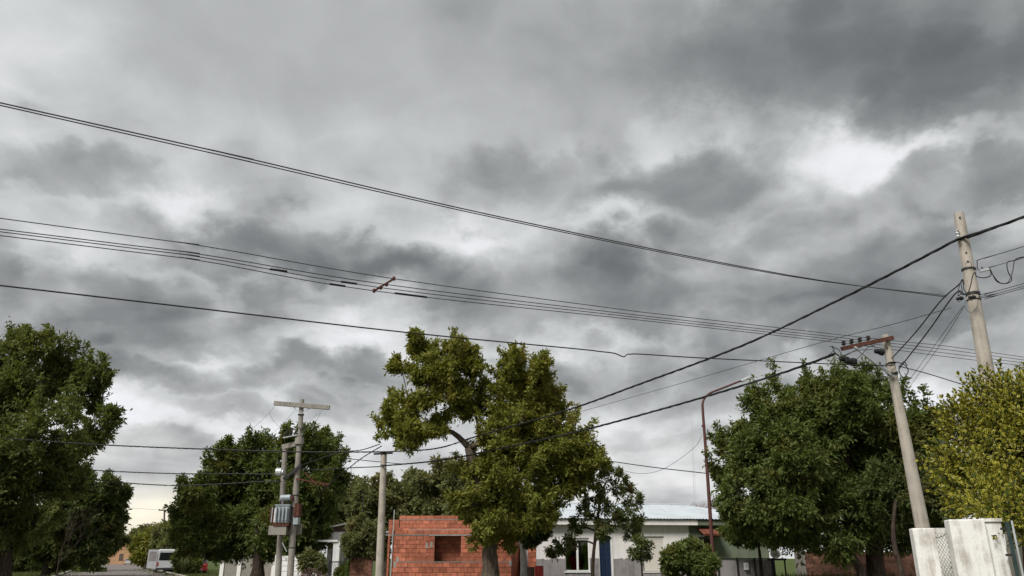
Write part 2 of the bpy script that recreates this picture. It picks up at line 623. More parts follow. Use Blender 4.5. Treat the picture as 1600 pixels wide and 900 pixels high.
def strip(name, a0, a1, r0, r1, z, m, along=True, step=None):
    mb = MB()
    n = max(1, int((a1 - a0) / (step or (a1 - a0))))
    for k in range(n):
        u, w = a0 + (a1 - a0) * k / n, a0 + (a1 - a0) * (k + 1) / n
        mb.face(st(u, r0, z), st(u, r1, z), st(w, r1, z), st(w, r0, z))
    return tag(mb.build(name, m), kind='structure')


mbg = MB()
mbg.face((-1500, -400, 0), (1500, -400, 0), (1500, 2600, 0), (-1500, 2600, 0))
tag(mbg.build('ground', M['turf']), kind='structure')
strip('street', -60, 262, -5, 5, .012, M['asphalt'])
strip('cross_street_right', 13.5, 20.5, 5, 160, .012, M['asphalt'])
strip('cross_street_left', 13.5, 20.5, -160, -5, .012, M['asphalt'])
strip('far_cross_street', 255, 263, -90, 90, .008, M['asphalt'])
for nm, r in (('kerb_right', 5.0), ('kerb_left', -5.2)):
    mb = MB(Matrix.Translation(S0) @ Matrix.Rotation(-AX, 4, 'Z'))
    mb.box(r, r + .2, 20.7, 254.8, 0, .15)
    mb.box(r, r + .2, -60, 13.3, 0, .15)
    tag(mb.build(nm, M['kerb']), kind='structure')
strip('sidewalk_right', 20.9, 90, 9.4, 10.9, .010, M['dirt'])


# ------------------------------------------------------------------ trees
def unit(a):
    return a / np.maximum(np.linalg.norm(a, axis=-1, keepdims=True), 1e-9)


def leaf_geometry(p, d, nrm, L, W, fold):
    s = unit(np.cross(d, nrm))
    n = np.cross(s, d)
    L, W = L[:, None], W[:, None]
    a = p
    t = p + d * L - n * (L * .10)
    l = p + d * L * .45 + s * W * .5 + n * W * fold
    r = p + d * L * .45 - s * W * .5 + n * W * fold
    v = np.stack([a, r, t, l], 1).reshape(-1, 3)
    i = np.arange(len(p), dtype=np.int32)[:, None] * 4
    f = np.concatenate([i + np.array([[0, 1, 2]]), i + np.array([[0, 2, 3]])], 1).reshape(-1, 3)
    return v, f


def scatter_leaves(rng, centres, radii, twigs, per_twig, size, core, upright=.0, slim=.5, budget=40000):
    """leafy twigs that fan out from each clump centre"""
    big = np.percentile(radii, 60)
    want = twigs * (radii / big) ** 1.7
    less = min(1.0, budget / (want.sum() * per_twig))
    size = size * less ** -.27
    cnt = np.maximum(2, want * less + rng.random(len(want))).astype(int)
    c = np.repeat(centres, cnt, 0)
    r = np.repeat(radii, cnt)[:, None]
    dirs = unit(rng.normal(size=(len(c), 3)) + np.array([0, 0, upright]))
    ends = c + dirs * r * rng.triangular(.2, .75, 1.85, (len(c), 1))
    out = unit(ends - core)
    t = rng.uniform(.25, 1.05, (len(c), per_twig, 1))
    base = c[:, None] + (ends - c)[:, None] * t + rng.normal(size=(len(c), per_twig, 3)) * size * .35
    d = unit(dirs[:, None] * .6 + rng.normal(size=base.shape) * .62 + out[:, None] * .35 + np.array([0, 0, -.12 + upright * .5]))
    nn = unit(rng.normal(size=base.shape) * .75 + np.array([0, -.15, .75]) + out[:, None] * .35)
    n = base.shape[0] * base.shape[1]
    L = size * rng.uniform(.65, 1.35, n)
    return base.reshape(-1, 3), d.reshape(-1, 3), nn.reshape(-1, 3), L, L * slim * rng.uniform(.8, 1.2, n)


def tree(name, label, trunk, trunk_r, lobes, Y, leaf, bark, size, seed, subs=11, twigs=12, per=11, depth=.9,
         group=None, cat='tree', slim=.40, upright=0.0, bare=0, clump=.36, sprigs=7, fit=.92, dens=1.7, leaves=36000):
    """trunk: points from the ground up; lobes: (px, py, radius in pixels[, depth offset]) boughs of the crown at Y metres"""
    rng = np.random.default_rng(seed)
    rnd = random.Random(seed)
    root = thing(name, label, cat, trunk[0], group)
    nodes, rads = [], []
    for lo in lobes:
        px, py, rp = lo[:3]
        d0 = direction(px, py)
        sc = (Y / d0.y) / FPX
        R = rp * sc * fit
        off = lo[3] if len(lo) > 3 else rng.uniform(-1, 1) * depth * (1.0 + R)
        nodes.append(np.array(at(px, py, Y + off)))
        rads.append(R)
    nodes, rads = np.array(nodes), np.array(rads)
    core = nodes.mean(0) - np.array([0, 0, .2 * (nodes[:, 2].max() - nodes[:, 2].min())])
    # limbs: each bough hangs on the nearest wood that is already there
    tp = [Vector(p) for p in trunk]
    mb = MB()
    nt_ = len(tp)
    rr = [trunk_r * (1.35 if i == 0 else 1 - .45 * i / max(1, nt_ - 1)) for i in range(nt_)]
    path, prad = smooth_path(tp, rr, 4)
    mb.tube(path, prad, 10, True, rnd, .07)
    wood = [(np.array(p), r) for p, r in zip(path[len(path) // 2:], prad[len(path) // 2:])]
    top = np.array(tp[-1])
    order = np.argsort(np.linalg.norm(nodes - top, axis=1))
    for i in order:
        best, cost = None, 1e9
        for (q, r) in wood:
            dd = np.linalg.norm(nodes[i] - q) + max(0, q[2] - nodes[i][2]) * .8
            if dd < cost:
                best, cost = (q, r), dd
        q, r = best
        a, b = Vector(q), Vector(nodes[i])
        r0 = min(r * .72, trunk_r * .5)
        r1 = max(r0 * .5, trunk_r * .06)
        mid = a.lerp(b, .5) + Vector((rnd.uniform(-.12, .12), rnd.uniform(-.12, .12), .10)) * (b - a).length
        pth, pr = smooth_path([a, mid, b], [r0, (r0 + r1) / 2, r1], 3)
        mb.tube(pth, pr, 6, True, rnd, .06)
        for p_, r_ in zip(pth[2:], pr[2:]):
            wood.append((np.array(p_), r_))
    cs, cr = [], []
    for c, R in zip(nodes, rads):
        ns = max(4, int(1.35 * subs * min(1.6, max(.5, R / rads.mean()))))
        dv = unit(rng.normal(size=(ns, 3)))
        dist = R * rng.uniform(.12, 1.0, (ns, 1)) ** .5
        pts_ = (c + dv * dist * np.array([1, 1, .9]))
        keep = rng.random(ns) > .12
        pts_, ns = pts_[keep], int(keep.sum())
        for p in pts_:
            if rng.random() < .8:
                mb.tube([Vector(c), Vector(c).lerp(Vector(p), .5) + Vector((0, 0, .05 * R)), Vector(p)],
                        [trunk_r * .055, trunk_r * .035, trunk_r * .012], 4, False)
        cs.append(pts_)
        cr.append(R * clump * rng.uniform(.65, 1.25, ns))
        # leading shoots that break the outline
        for _ in range(sprigs):
            dq = unit(rng.normal(size=3) + np.array([0, -.1, .35]) + unit(c - core) * .6)
            ds = unit(dq * .6 + np.array([0, 0, .65]) + rng.normal(size=3) * .2)
            s0 = c + dq * R * .85
            Ls = R * rng.uniform(.4, 1.0)
            mb.tube([Vector(c + dq * R * .4), Vector(s0), Vector(s0 + ds * Ls)], [trunk_r * .03, trunk_r * .02, trunk_r * .008], 4, False)
            cs.append(s0 + ds * Ls * np.array([[.1], [.4], [.7], [.98]]))
            cr.append(np.maximum(R * clump * np.array([.40, .32, .24, .16]), size * .6))
    mb.build('trunk', M[bark], root, smooth=True)
    cs, cr = np.concatenate(cs), np.concatenate(cr)
    v, f = leaf_geometry(*scatter_leaves(rng, cs, cr, int(twigs * dens), per, size * .98, core, upright, slim, leaves), .22)
    crown = mesh_np('crown', v, f, M[leaf], root)
    crown['kind'] = 'stuff'
    return root


def smooth_path(p, r, k):
    """Catmull-Rom through the points, with radii"""
    if len(p) < 3:
        return list(p), list(r)
    P = [p[0] * 2 - p[1]] + list(p) + [p[-1] * 2 - p[-2]]
    op, orad = [], []
    for i in range(len(p) - 1):
        a, b, c, d = P[i], P[i + 1], P[i + 2], P[i + 3]
        for j in range(k):
            t = j / k
            op.append(.5 * ((2 * b) + (c - a) * t + (2 * a - 5 * b + 4 * c - d) * t * t + (3 * b - a - 3 * c + d) * t ** 3))
            orad.append(r[i] + (r[i + 1] - r[i]) * t)
    op.append(p[-1])
    orad.append(r[-1])
    return op, orad


def trunk_at(Y, pix, base=None):
    """a trunk through those pixels at Y metres, its foot on the ground"""
    ps = [at(px, py, Y) for px, py in pix]
    p0 = ps[0]
    foot = Vector((p0.x + (p0.x - ps[1].x) * .1, Y, -.05)) if base is None else Vector(base)
    return [foot] + ps


tree('tall_tree', 'tall olive green tree with thick gnarled trunk in front of the brick house',
     trunk_at(28, [(766, 880), (764, 850), (758, 800), (745, 750), (733, 700)]), .30,
     [(649, 530, 8), (656, 550, 16), (676, 566, 22), (711, 558, 27), (738, 575, 24), (627, 578, 18), (671, 602, 38), (708, 606, 32), (640, 638, 36),
      (609, 664, 24), (667, 664, 42), (642, 692, 20), (738, 640, 38), (806, 573, 24), (845, 578, 18), (800, 598, 34), (836, 607, 34), (782, 628, 36),
      (853, 629, 30), (809, 660, 46), (862, 669, 42), (773, 690, 40), (836, 709, 52), (890, 706, 40), (924, 720, 24), (750, 735, 34), (791, 745, 48),
      (862, 758, 46), (905, 752, 28), (738, 790, 30), (769, 800, 44), (827, 800, 40), (756, 832, 23), (788, 838, 26)],
     28, 'leaf_olive', 'bark', .105, 11, subs=11, twigs=15, per=10, depth=.6, fit=.85, dens=1.1, sprigs=10, clump=.28, leaves=130000)
tree('roadside_tree', 'broad dark green tree behind the leaning pole, growing before the old brick wall',
     trunk_at(30, [(1368, 890), (1366, 850), (1355, 800), (1330, 740)]), .36,
     [(1283, 622, 36), (1345, 604, 24), (1340, 630, 46), (1215, 640, 46), (1285, 660, 62), (1370, 655, 56), (1165, 690, 42), (1225, 710, 66), (1310, 730, 78),
      (1400, 720, 60), (1440, 670, 40), (1150, 745, 40), (1185, 780, 56), (1260, 790, 66), (1345, 800, 66), (1420, 790, 52), (1455, 730, 36), (1160, 810, 34),
      (1215, 830, 36), (1300, 835, 42), (1400, 835, 38), (1240, 642, 24)],
     30, 'leaf_deep', 'bark_dark', .14, 12, leaves=170000, subs=14, twigs=14, per=11, depth=.8)
tree('forked_tree', 'slim forked trunk leaning under the broad tree crown, left of the thick trunk',
     trunk_at(29, [(1345, 892), (1325, 862), (1300, 835), (1280, 800)]), .17,
     [(1270, 800, 30), (1300, 770, 34), (1235, 800, 30)], 29, 'leaf_deep', 'bark_dark', .14, 41, subs=8, twigs=10, per=9)
tree('corner_tree', 'small dark tree with several thin stems beside the white gate pillar',
     trunk_at(26, [(1408, 890), (1398, 855), (1396, 820), (1400, 780)]), .10,
     [(1398, 800, 34), (1430, 770, 38), (1385, 760, 34), (1440, 815, 34), (1462, 780, 34), (1475, 735, 30)], 26, 'leaf_dark', 'bark_dark', .13, 42, subs=10, twigs=11, per=10)
tree('verge_tree', 'wide dark green tree standing behind the transformer poles',
     trunk_at(50, [(403, 888), (404, 866), (402, 845), (404, 815)]), .40,
     [(357, 712, 20), (350, 738, 34), (400, 722, 36), (445, 712, 34), (485, 700, 24), (508, 694, 14), (515, 726, 28), (308, 774, 26), (345, 780, 48), (410, 775, 52),
      (475, 765, 48), (525, 760, 18), (298, 810, 24), (320, 832, 42), (385, 832, 50), (450, 830, 48), (484, 828, 32), (300, 846, 22), (345, 852, 22), (440, 862, 22)],
     50, 'leaf_deep', 'bark_dark', .21, 13, leaves=150000, subs=13, twigs=14, per=10, depth=1.0)
tree('street_tree', 'big leafy street tree with its crown reaching in at the far left',
     trunk_at(42, [(6, 893), (8, 860), (12, 800), (5, 730)]), .40,
     [(25, 552, 34), (62, 548, 30), (108, 570, 34), (-30, 585, 50), (140, 598, 30), (160, 590, 13), (60, 600, 56), (128, 630, 38), (168, 655, 14), (0, 640, 80),
      (150, 672, 28), (85, 680, 56), (-70, 640, 90), (120, 705, 26), (40, 730, 60), (95, 755, 34), (-20, 750, 80), (20, 805, 56), (-80, 760, 90), (65, 815, 34), (-30, 830, 60)],
     42, 'leaf_left', 'bark_dark', .18, 14, leaves=160000, subs=14, twigs=14, per=11, depth=.9, upright=.15)
tree('street_tree', 'dark lower street tree farther down the left side, behind the big one',
     trunk_at(75, [(72, 890), (74, 870), (85, 840), (100, 800)]), .36,
     [(100, 765, 26), (128, 752, 14), (140, 785, 30), (168, 770, 16), (190, 775, 9), (110, 805, 34), (160, 812, 28), (70, 830, 44), (125, 842, 36), (165, 846, 22), (180, 815, 12), (95, 868, 22), (150, 868, 16)],
     75, 'leaf_dark', 'bark_dark', .30, 15, leaves=60000, subs=12, twigs=12, per=9, depth=.8)
tree('street_tree', 'farthest dark street tree on the left, near the street end',
     trunk_at(110, [(150, 884), (150, 872), (152, 850)]), .3,
     [(140, 850, 18), (160, 840, 16), (172, 852, 10), (150, 862, 14), (125, 856, 16)], 110, 'leaf_dark', 'bark_dark', .42, 16, subs=10, twigs=10, per=8)
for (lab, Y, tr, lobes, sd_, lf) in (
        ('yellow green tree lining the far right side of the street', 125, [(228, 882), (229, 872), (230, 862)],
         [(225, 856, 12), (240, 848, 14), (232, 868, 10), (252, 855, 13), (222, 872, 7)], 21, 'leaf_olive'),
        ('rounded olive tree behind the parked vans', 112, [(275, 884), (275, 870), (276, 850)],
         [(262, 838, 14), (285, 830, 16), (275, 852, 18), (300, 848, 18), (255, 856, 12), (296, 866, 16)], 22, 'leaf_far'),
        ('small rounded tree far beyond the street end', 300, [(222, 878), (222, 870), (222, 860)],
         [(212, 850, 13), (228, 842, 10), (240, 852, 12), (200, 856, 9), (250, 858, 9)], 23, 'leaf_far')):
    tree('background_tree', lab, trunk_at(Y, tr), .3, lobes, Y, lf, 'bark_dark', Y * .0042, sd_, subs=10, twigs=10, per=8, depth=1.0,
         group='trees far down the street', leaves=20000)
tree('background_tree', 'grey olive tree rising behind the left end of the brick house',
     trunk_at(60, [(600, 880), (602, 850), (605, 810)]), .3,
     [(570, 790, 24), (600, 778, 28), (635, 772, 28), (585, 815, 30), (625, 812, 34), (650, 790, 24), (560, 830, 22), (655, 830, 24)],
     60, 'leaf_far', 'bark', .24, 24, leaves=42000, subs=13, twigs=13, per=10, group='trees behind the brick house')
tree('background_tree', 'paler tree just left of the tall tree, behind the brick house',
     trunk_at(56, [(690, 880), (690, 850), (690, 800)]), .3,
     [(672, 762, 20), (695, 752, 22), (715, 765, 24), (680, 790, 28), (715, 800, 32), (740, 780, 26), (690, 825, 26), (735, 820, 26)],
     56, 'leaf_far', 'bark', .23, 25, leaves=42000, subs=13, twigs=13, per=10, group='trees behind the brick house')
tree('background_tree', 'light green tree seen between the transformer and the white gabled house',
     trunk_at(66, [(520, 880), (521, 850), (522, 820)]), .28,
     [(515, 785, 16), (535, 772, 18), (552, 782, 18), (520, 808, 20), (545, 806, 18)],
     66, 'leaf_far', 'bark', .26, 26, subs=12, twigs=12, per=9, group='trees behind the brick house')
tree('garden_tree', 'drooping olive garden tree beside the white gabled house',
     trunk_at(46, [(566, 888), (566, 870), (568, 845)]), .16,
     [(560, 838, 20), (580, 842, 18), (552, 856, 14), (572, 862, 16), (590, 862, 12)], 46, 'leaf_far', 'bark', .17, 27, subs=12, twigs=12, per=9)
tree('pale_trunk_tree', 'tree with whitewashed trunk at the right end of the brick house',
     trunk_at(32, [(818, 890), (817, 860), (812, 838), (806, 815)]), .15,
     [(812, 820, 24), (840, 812, 26), (795, 815, 22), (845, 828, 18), (830, 845, 13)], 32, 'leaf_dark', 'bark_pale', .13, 28, subs=10, twigs=11, per=9)
tree('young_tree', 'slender young tree with reddish tinged leaves before the white house window',
     trunk_at(29, [(926, 892), (929, 850), (934, 810), (938, 770)]), .075,
     [(958, 738, 12), (945, 756, 16), (975, 764, 12), (932, 784, 20), (960, 792, 22), (990, 785, 12), (915, 806, 16), (945, 818, 20), (975, 812, 18), (995, 818, 9),
      (905, 825, 12), (985, 832, 12), (880, 856, 11), (862, 864, 6), (896, 848, 9), (945, 838, 10)],
     29, 'leaf_young', 'bark_dark', .125, 29, subs=6, twigs=9, per=7, depth=.4, dens=.5, sprigs=4, fit=.92, clump=.26, leaves=8000)
tree('sapling', 'small sapling with thin stem in front of the cream roller shutter',
     trunk_at(28, [(1003, 890), (1002, 872), (1002, 855)]), .035,
     [(1000, 852, 9), (1008, 860, 9), (994, 864, 8), (1004, 872, 8), (997, 846, 5)], 28, 'leaf_young', 'bark_dark', .11, 30, subs=6, twigs=8, per=6, depth=.2, dens=.6, sprigs=3, leaves=1500)
tree('shrub', 'rounded dark leafy shrub below the green house awning',
     trunk_at(28, [(1075, 892), (1075, 885), (1075, 878)]), .06,
     [(1078, 862, 14), (1060, 872, 15), (1095, 872, 16), (1050, 888, 14), (1075, 885, 20), (1100, 892, 16), (1112, 880, 8), (1045, 874, 7)], 28, 'leaf_deep', 'bark_dark', .135, 31,
     subs=9, twigs=9, per=7, depth=.3, cat='shrub', dens=1.0, fit=.72, leaves=12000)
tree('thin_garden_tree', 'thin dark garden tree left of the round white drum',
     trunk_at(33, [(1190, 895), (1188, 875), (1185, 850)]), .09,
     [(1180, 835, 24), (1200, 820, 26), (1170, 815, 26), (1150, 835, 18)], 33, 'leaf_deep', 'bark_dark', .14, 43, subs=9, twigs=10, per=9)
for k, (px, py, Y, lab) in enumerate(((290, 868, 84, 'leafy bush on the verge next to the white vans'), (139, 884, 100, 'low bush by the left kerb far down the street'),
                                      (545, 893, 46, 'low green bush under the reddish garden wall'), (486, 872, 44, 'sparse shrub beside the heap of cut branches'))):
    tree('bush', lab, trunk_at(Y, [(px, py + 8), (px, py + 4), (px, py)]), .06,
         [(px - 8, py + 8, 8), (px + 7, py + 9, 8), (px, py + 3, 8), (px, py + 15, 10), (px + 12, py + 17, 7)], Y, ('leaf_left', 'leaf_dark', 'leaf_deep', 'leaf_far')[k], 'bark_dark', .0036 * Y, 50 + k,
         subs=8, twigs=9, per=7, depth=.3, cat='shrub', leaves=7000)


for k, (x0, Y, lab) in enumerate(((-40, 92, 'dark hedge closing the view under the big left tree'), (52, 104, 'dark hedge beyond the lower left street trees'))):
    tree('hedge', lab, trunk_at(Y, [(x0 + 40, 888), (x0 + 40, 882), (x0 + 40, 876)]), .12,
         [(x0 + 12 * q, 866 + 3 * (q % 3), 13) for q in range(8)] + [(x0 + 12 * q + 5, 880, 12) for q in range(8)], Y, 'leaf_dark', 'bark_dark', .36, 60 + k, subs=8, twigs=8, per=7, depth=.5, cat='hedge', sprigs=2, leaves=15000)


def bare_tree(name, label, foot, height, spread, seed, bark, levels=5, r0=.12):
    rnd = random.Random(seed)
    root = thing(name, label, 'tree', foot)
    mb = MB()

    def grow(p, d, L, r, lev):
        q = p + d * L
        m_ = p.lerp(q, .5) + Vector((rnd.uniform(-1, 1), rnd.uniform(-1, 1), 0)) * L * .06
        mb.tube([p, m_, q], [r, r * .85, r * .65], 5 if lev > 3 else 3, False)
        if lev:
            for _ in range(rnd.choice((2, 3, 3))):
                nd = (d + Vector((rnd.uniform(-1, 1), rnd.uniform(-1, 1), rnd.uniform(-.1, .5))) * spread).normalized()
                grow(p.lerp(q, rnd.uniform(.6, 1)), nd, L * rnd.uniform(.62, .85), r * .6, lev - 1)
    grow(Vector(foot), Vector((0, 0, 1)), height * .3, r0, levels)
    mb.build('trunk', M[bark], root)
    return root


bare_tree('bare_tree', 'leafless reddish tree behind the zinc roof', at(1085, 872, 60).xy.to_3d(), 6.6, .5, 3, 'bark_red', 6, .12)
bare_tree('bare_tree', 'dead grey branches among the dark street trees at left', at(92, 872, 62).xy.to_3d(), 6.2, .75, 5, 'bark_dark', 6, .06)


# ------------------------------------------------------------------ golden privet
def privet():
    rng = np.random.default_rng(77)
    Y = 11.0
    foot = at(1590, 872, 11.6)
    root = thing('privet_bush', 'golden variegated privet bush spilling over the white gate wall at right', 'bush', (foot.x, foot.y, 0))
    lob = [(1540, 640, 42, .2), (1590, 628, 32, 0), (1500, 665, 34, .3), (1560, 690, 62, 0), (1500, 720, 42, .2), (1640, 665, 60, 0), (1640, 720, 80, -.2), (1570, 750, 60, -.5),
           (1510, 770, 40, -.1), (1478, 735, 22, .1), (1560, 790, 34, -1.0), (1610, 785, 44, -1.0), (1690, 680, 80, 0), (1520, 797, 22, -1.1), (1590, 660, 50, -.3), (1545, 806, 16, -1.6), (1598, 800, 18, -1.6)]
    shoots, core = [], np.array(at(1610, 740, 11.2))
    mb = MB()
    mb.tube([(foot.x, foot.y, -.05), (foot.x + .05, foot.y, .9), tuple(at(1600, 790, 11.3)), tuple(at(1595, 720, 11.2))], [.09, .075, .06, .04], 8)
    P, D, NN = [], [], []
    hub = at(1600, 770, 11.2)
    for px, py, rp, off in lob:
        c = at(px + 20, py + 2, Y + off)
        R = rp * (c - Vector((0, 0, EYE))).length / FPX
        mb.tube([hub, hub.lerp(c, .5) + Vector((0, 0, .08)), c], [.035, .025, .012], 5, False)
        n = int(20 + 600 * R * R)
        dv = unit(rng.normal(size=(n, 3)))
        st_ = np.array(c) + dv * R * (rng.uniform(.25, 1, (n, 1)) ** .35)
        for s, d in zip(st_, dv):
            o = s - core
            o = o / np.linalg.norm(o)
            ax = d * .55 + o * .35 + np.array([0, -.12, .62]) + rng.normal(size=3) * .28
            ax /= np.linalg.norm(ax)
            L = rng.uniform(.14, .34)
            e = s + ax * L
            mb.tube([tuple(s - ax * .06), tuple(e)], [.0035, .0018], 3, False)
            side = np.cross(ax, rng.normal(size=3))
            side /= np.linalg.norm(side)
            np_ = int(L / .048)
            for k in range(np_ + 1):
                t = k / np_
                q = s + ax * L * t
                s2 = side if k % 2 else np.cross(ax, side)
                for sg in (-1, 1):
                    w = (.95 - .55 * t)
                    dd = ax * (.35 + .6 * t) + s2 * sg * w + rng.normal(size=3) * .18 - np.array([0, 0, .10])
                    P.append(q)
                    D.append(dd)
                    NN.append(ax * .8 - s2 * sg * .4 + rng.normal(size=3) * .2)
    P, D, NN = np.array(P), unit(np.array(D)), unit(np.array(NN))
    n = len(P)
    L = rng.uniform(.045, .092, n)
    W = L * rng.uniform(.40, .54, n)
    s = unit(np.cross(D, NN))
    u = np.cross(s, D)

    # one blade: midrib points and margins, folded and arched
    outline = [(0, 0, 0), (.0, .33, .03), (.0, .68, .0), (0, 1, -.12), (.5, .30, .10), (.46, .66, .08), (-.5, .30, .10), (-.46, .66, .08)]
    faces = [(0, 4, 1), (1, 4, 5), (1, 5, 2), (2, 5, 3), (0, 1, 6), (1, 7, 6), (1, 2, 7), (2, 3, 7)]
    uv_of = [.5, .5, .5, .5, 1, 1, 0, 0]

    def uvs(o):
        me = o.data if hasattr(o, 'data') else o
        lay = me.uv_layers.new(name='UVMap')
        vi = np.empty(len(me.loops), np.int32)
        me.loops.foreach_get('vertex_index', vi)
        a = np.stack([np.array(uv_of, np.float32)[vi % 8], np.array([q[1] for q in outline], np.float32)[vi % 8]], 1)
        lay.data.foreach_set('uv', a.ravel())
    # the blades that show largest: nearest to the street, on the outside
    dist = P[:, 1] - .25 * P[:, 0] * 0
    az = P[:, 0] / P[:, 1]
    seen = (az < 0.63)
    outw = np.einsum('ij,ij->i', P - core, np.array([[-.35, -.9, .15]]))
    order = np.argsort(-(outw + rng.uniform(0, .12, n) - 10 * (~seen)))
    big = order[:300]
    rest = np.setdiff1d(np.arange(n), big)
    o8 = np.array(outline)

    def verts(ix):
        return (P[ix][:, None] + s[ix][:, None] * o8[None, :, 0:1] * W[ix][:, None, None] + D[ix][:, None] * o8[None, :, 1:2] * L[ix][:, None, None]
                + u[ix][:, None] * o8[None, :, 2:3] * L[ix][:, None, None]).reshape(-1, 3)
    f8 = (np.arange(len(rest))[:, None, None] * 8 + np.array(faces)[None]).reshape(-1, 3)
    crown = mesh_np('crown', verts(rest), f8, M['leaf_gold'], root)
    uvs(crown)
    crown['kind'] = 'stuff'
    me = bpy.data.meshes.new('leaf')
    me.from_pydata([tuple(q) for q in outline], [], faces)
    me.materials.append(M['leaf_gold'])
    uvs(me)
    off = world_loc(crown)
    for i in big:
        o = bpy.data.objects.new('leaf', me)
        COL.objects.link(o)
        o.parent = crown
        m = Matrix((tuple(s[i] * W[i]), tuple(D[i] * L[i]), tuple(u[i] * L[i]))).transposed().to_4x4()
        m.translation = Vector(P[i]) - off
        o.matrix_local = m
    mb.build('trunk', M['bark'], root)


privet()


# ------------------------------------------------------------------ masonry helpers
def on_face(xf, px, py, yl=0.0):
    """where the ray through that pixel meets the plane y = yl of a house frame: (x, z) there"""
    inv = xf.inverted()
    o = inv @ Vector((0, 0, EYE))
    d = inv.to_3x3() @ direction(px, py)
    t = (yl - o.y) / d.y
    p = o + d * t
    return p.x, p.z


unit_brick = bpy.data.meshes.new('brick')
_e = .03
_bm = bmesh.new()
bmesh.ops.create_cube(_bm, size=1.0)
_bm.to_mesh(unit_brick)
_bm.free()
BRICK_MESH = {}


def brick_mesh(mat):
    if mat not in BRICK_MESH:
        me = unit_brick.copy()
        me.name = 'brick'
        me.materials.append(M[mat])
        BRICK_MESH[mat] = me
    return BRICK_MESH[mat]


def lay_bricks(xf, wall, x0, x1, courses, length, mat, depth=.09, y=0.0, holes=(), seed=0, gap=.017, single=True, stuff_name='brickwork'):
    """single bricks as children of the wall, or joined into one part when they are too many"""
    rnd = random.Random(seed)
    off = world_loc(wall)
    rot = xf.to_3x3().to_4x4()
    joined = MB(xf)
    for k, (z0, z1) in enumerate(courses):
        x = x0 - (length * .5 if k % 2 else 0) - rnd.uniform(0, .05)
        while x < x1 - .02:
            ln = length * rnd.uniform(.96, 1.04)
            a, b = max(x, x0), min(x + ln, x1)
            x += ln
            if b - a < .03:
                continue
            pieces = [(a, b)]
            for (hx0, hx1, hz0, hz1) in holes:
                if z1 <= hz0 + .02 or z0 >= hz1 - .02:
                    continue
                nxt = []
                for (p, q) in pieces:
                    if q <= hx0 or p >= hx1:
                        nxt.append((p, q))
                    else:
                        if p < hx0 - .03:
                            nxt.append((p, hx0))
                        if q > hx1 + .03:
                            nxt.append((hx1, q))
                pieces = nxt
            for (p, q) in pieces:
                yy = y + rnd.uniform(-.006, .006)
                if not single:
                    joined.box(p + gap / 2, q - gap / 2, yy, yy + depth, z0 + gap / 2, z1 - gap / 2)
                    continue
                o = bpy.data.objects.new('brick', brick_mesh(mat))
                COL.objects.link(o)
                o.parent = wall
                c = xf @ Vector(((p + q) / 2, yy + depth / 2, (z0 + z1) / 2))
                mtx = rot @ Matrix.Rotation(rnd.uniform(-.012, .012), 4, 'Z') @ Matrix.Diagonal((q - p - gap, depth, z1 - z0 - gap * rnd.uniform(.8, 1.3), 1))
                mtx.translation = c - off
                o.matrix_local = mtx
    if not single:
        o = joined.build(stuff_name, M[mat], wall)
        o['kind'] = 'stuff'


def courses(z0, n, h):
    return [(z0 + i * h, z0 + (i + 1) * h) for i in range(n)]


# ------------------------------------------------------------------ unfinished brick house
B = frame(613, 35, rad(-4))
bh = thing('brick_house', 'unfinished roofless house of bare orange hollow bricks behind the tall tree', 'house', B.translation)
BL = on_face(B, 799, 860)[0]
wx0, wz1 = on_face(B, 679.5, 837)
wx1, wz0 = on_face(B, 719.5, 877.5)
zb = wz0 - .03                                          # top of the lower courses
zt = wz1 + .01
ztop = on_face(B, 660, 828)[1]
fw = MB(B)
for a in ((0, wx0, 0, ztop - .012), (wx1, BL, 0, ztop - .012), (wx0, wx1, 0, wz0 - .02), (wx0, wx1, wz1 + .02, ztop - .012)):
    fw.box(a[0], a[1], .012, .17, a[2], a[3])
fwall = fw.build('front_wall', M['brick_mortar'], bh)
hole = [(wx0, wx1, wz0, wz1)]
hb = zb / 7
lay_bricks(B, fwall, 0, BL, courses(0, 3, hb), .33, 'brick', seed=1, single=False, stuff_name='lower_courses')
lay_bricks(B, fwall, 0, BL, courses(3 * hb, 4, hb), .30, 'brick', seed=2)
h2 = (zt - zb - .05) / 6
lay_bricks(B, fwall, 0, BL, courses(zb + .035, 6, h2), .30, 'brick', seed=3, holes=[(wx0, wx1, wz0 - .05, wz1 + .05)])
lay_bricks(B, fwall, .28, BL, [(zt + .045, ztop)], .36, 'brick', seed=4)
MB(B).box(0, BL, -.004, .06, zb + .003, zb + .032).build('bond_beam', M['mortar'], bh)
MB(B).box(-.35, BL, -.006, .06, zt + .003, zt + .042).build('bond_beam', M['mortar'], bh)
MB(B).box(wx0 - .25, wx1 + .25, -.012, .15, wz1 - .004, wz1 + .034).build('lintel', M['mortar'], bh)
MB(B).box(wx0 + .01, wx1 - .01, -.02, .17, wz0 - .03, wz0 - .002).build('window_sill', M['mortar'], bh)
rn = random.Random(8)
pt = MB(B)
for (px, py) in ((667, 852), (674, 851), (617, 882), (797, 862), (797, 880), (621, 874)):
    x, z = on_face(B, px, py)
    pt.box(x - .05, x + .06, -.010, .02, z - .12, z + .10)
pt.build('mortar_patch', M['mortar'], bh)['kind'] = 'stuff'
bw = MB(B)
zk = on_face(B, 660, 805.5, 6.0)[1]
BX0, BX1 = -1.05, BL + .2
bw.box(BX0, BX1, 6.012, 6.17, 0, zk - .012)
bwall = bw.build('back_wall', M['brick_mortar'], bh)
hk = (zk - 1.36 - .04) / 12
lay_bricks(B, bwall, BX0, 4.3, courses(1.36 + 5 * hk, 6, hk), .36, 'brick', seed=5, y=6.0)
lay_bricks(B, bwall, BX0, 4.3, [(zk - hk, zk)], .36, 'brick', seed=6, y=6.0)
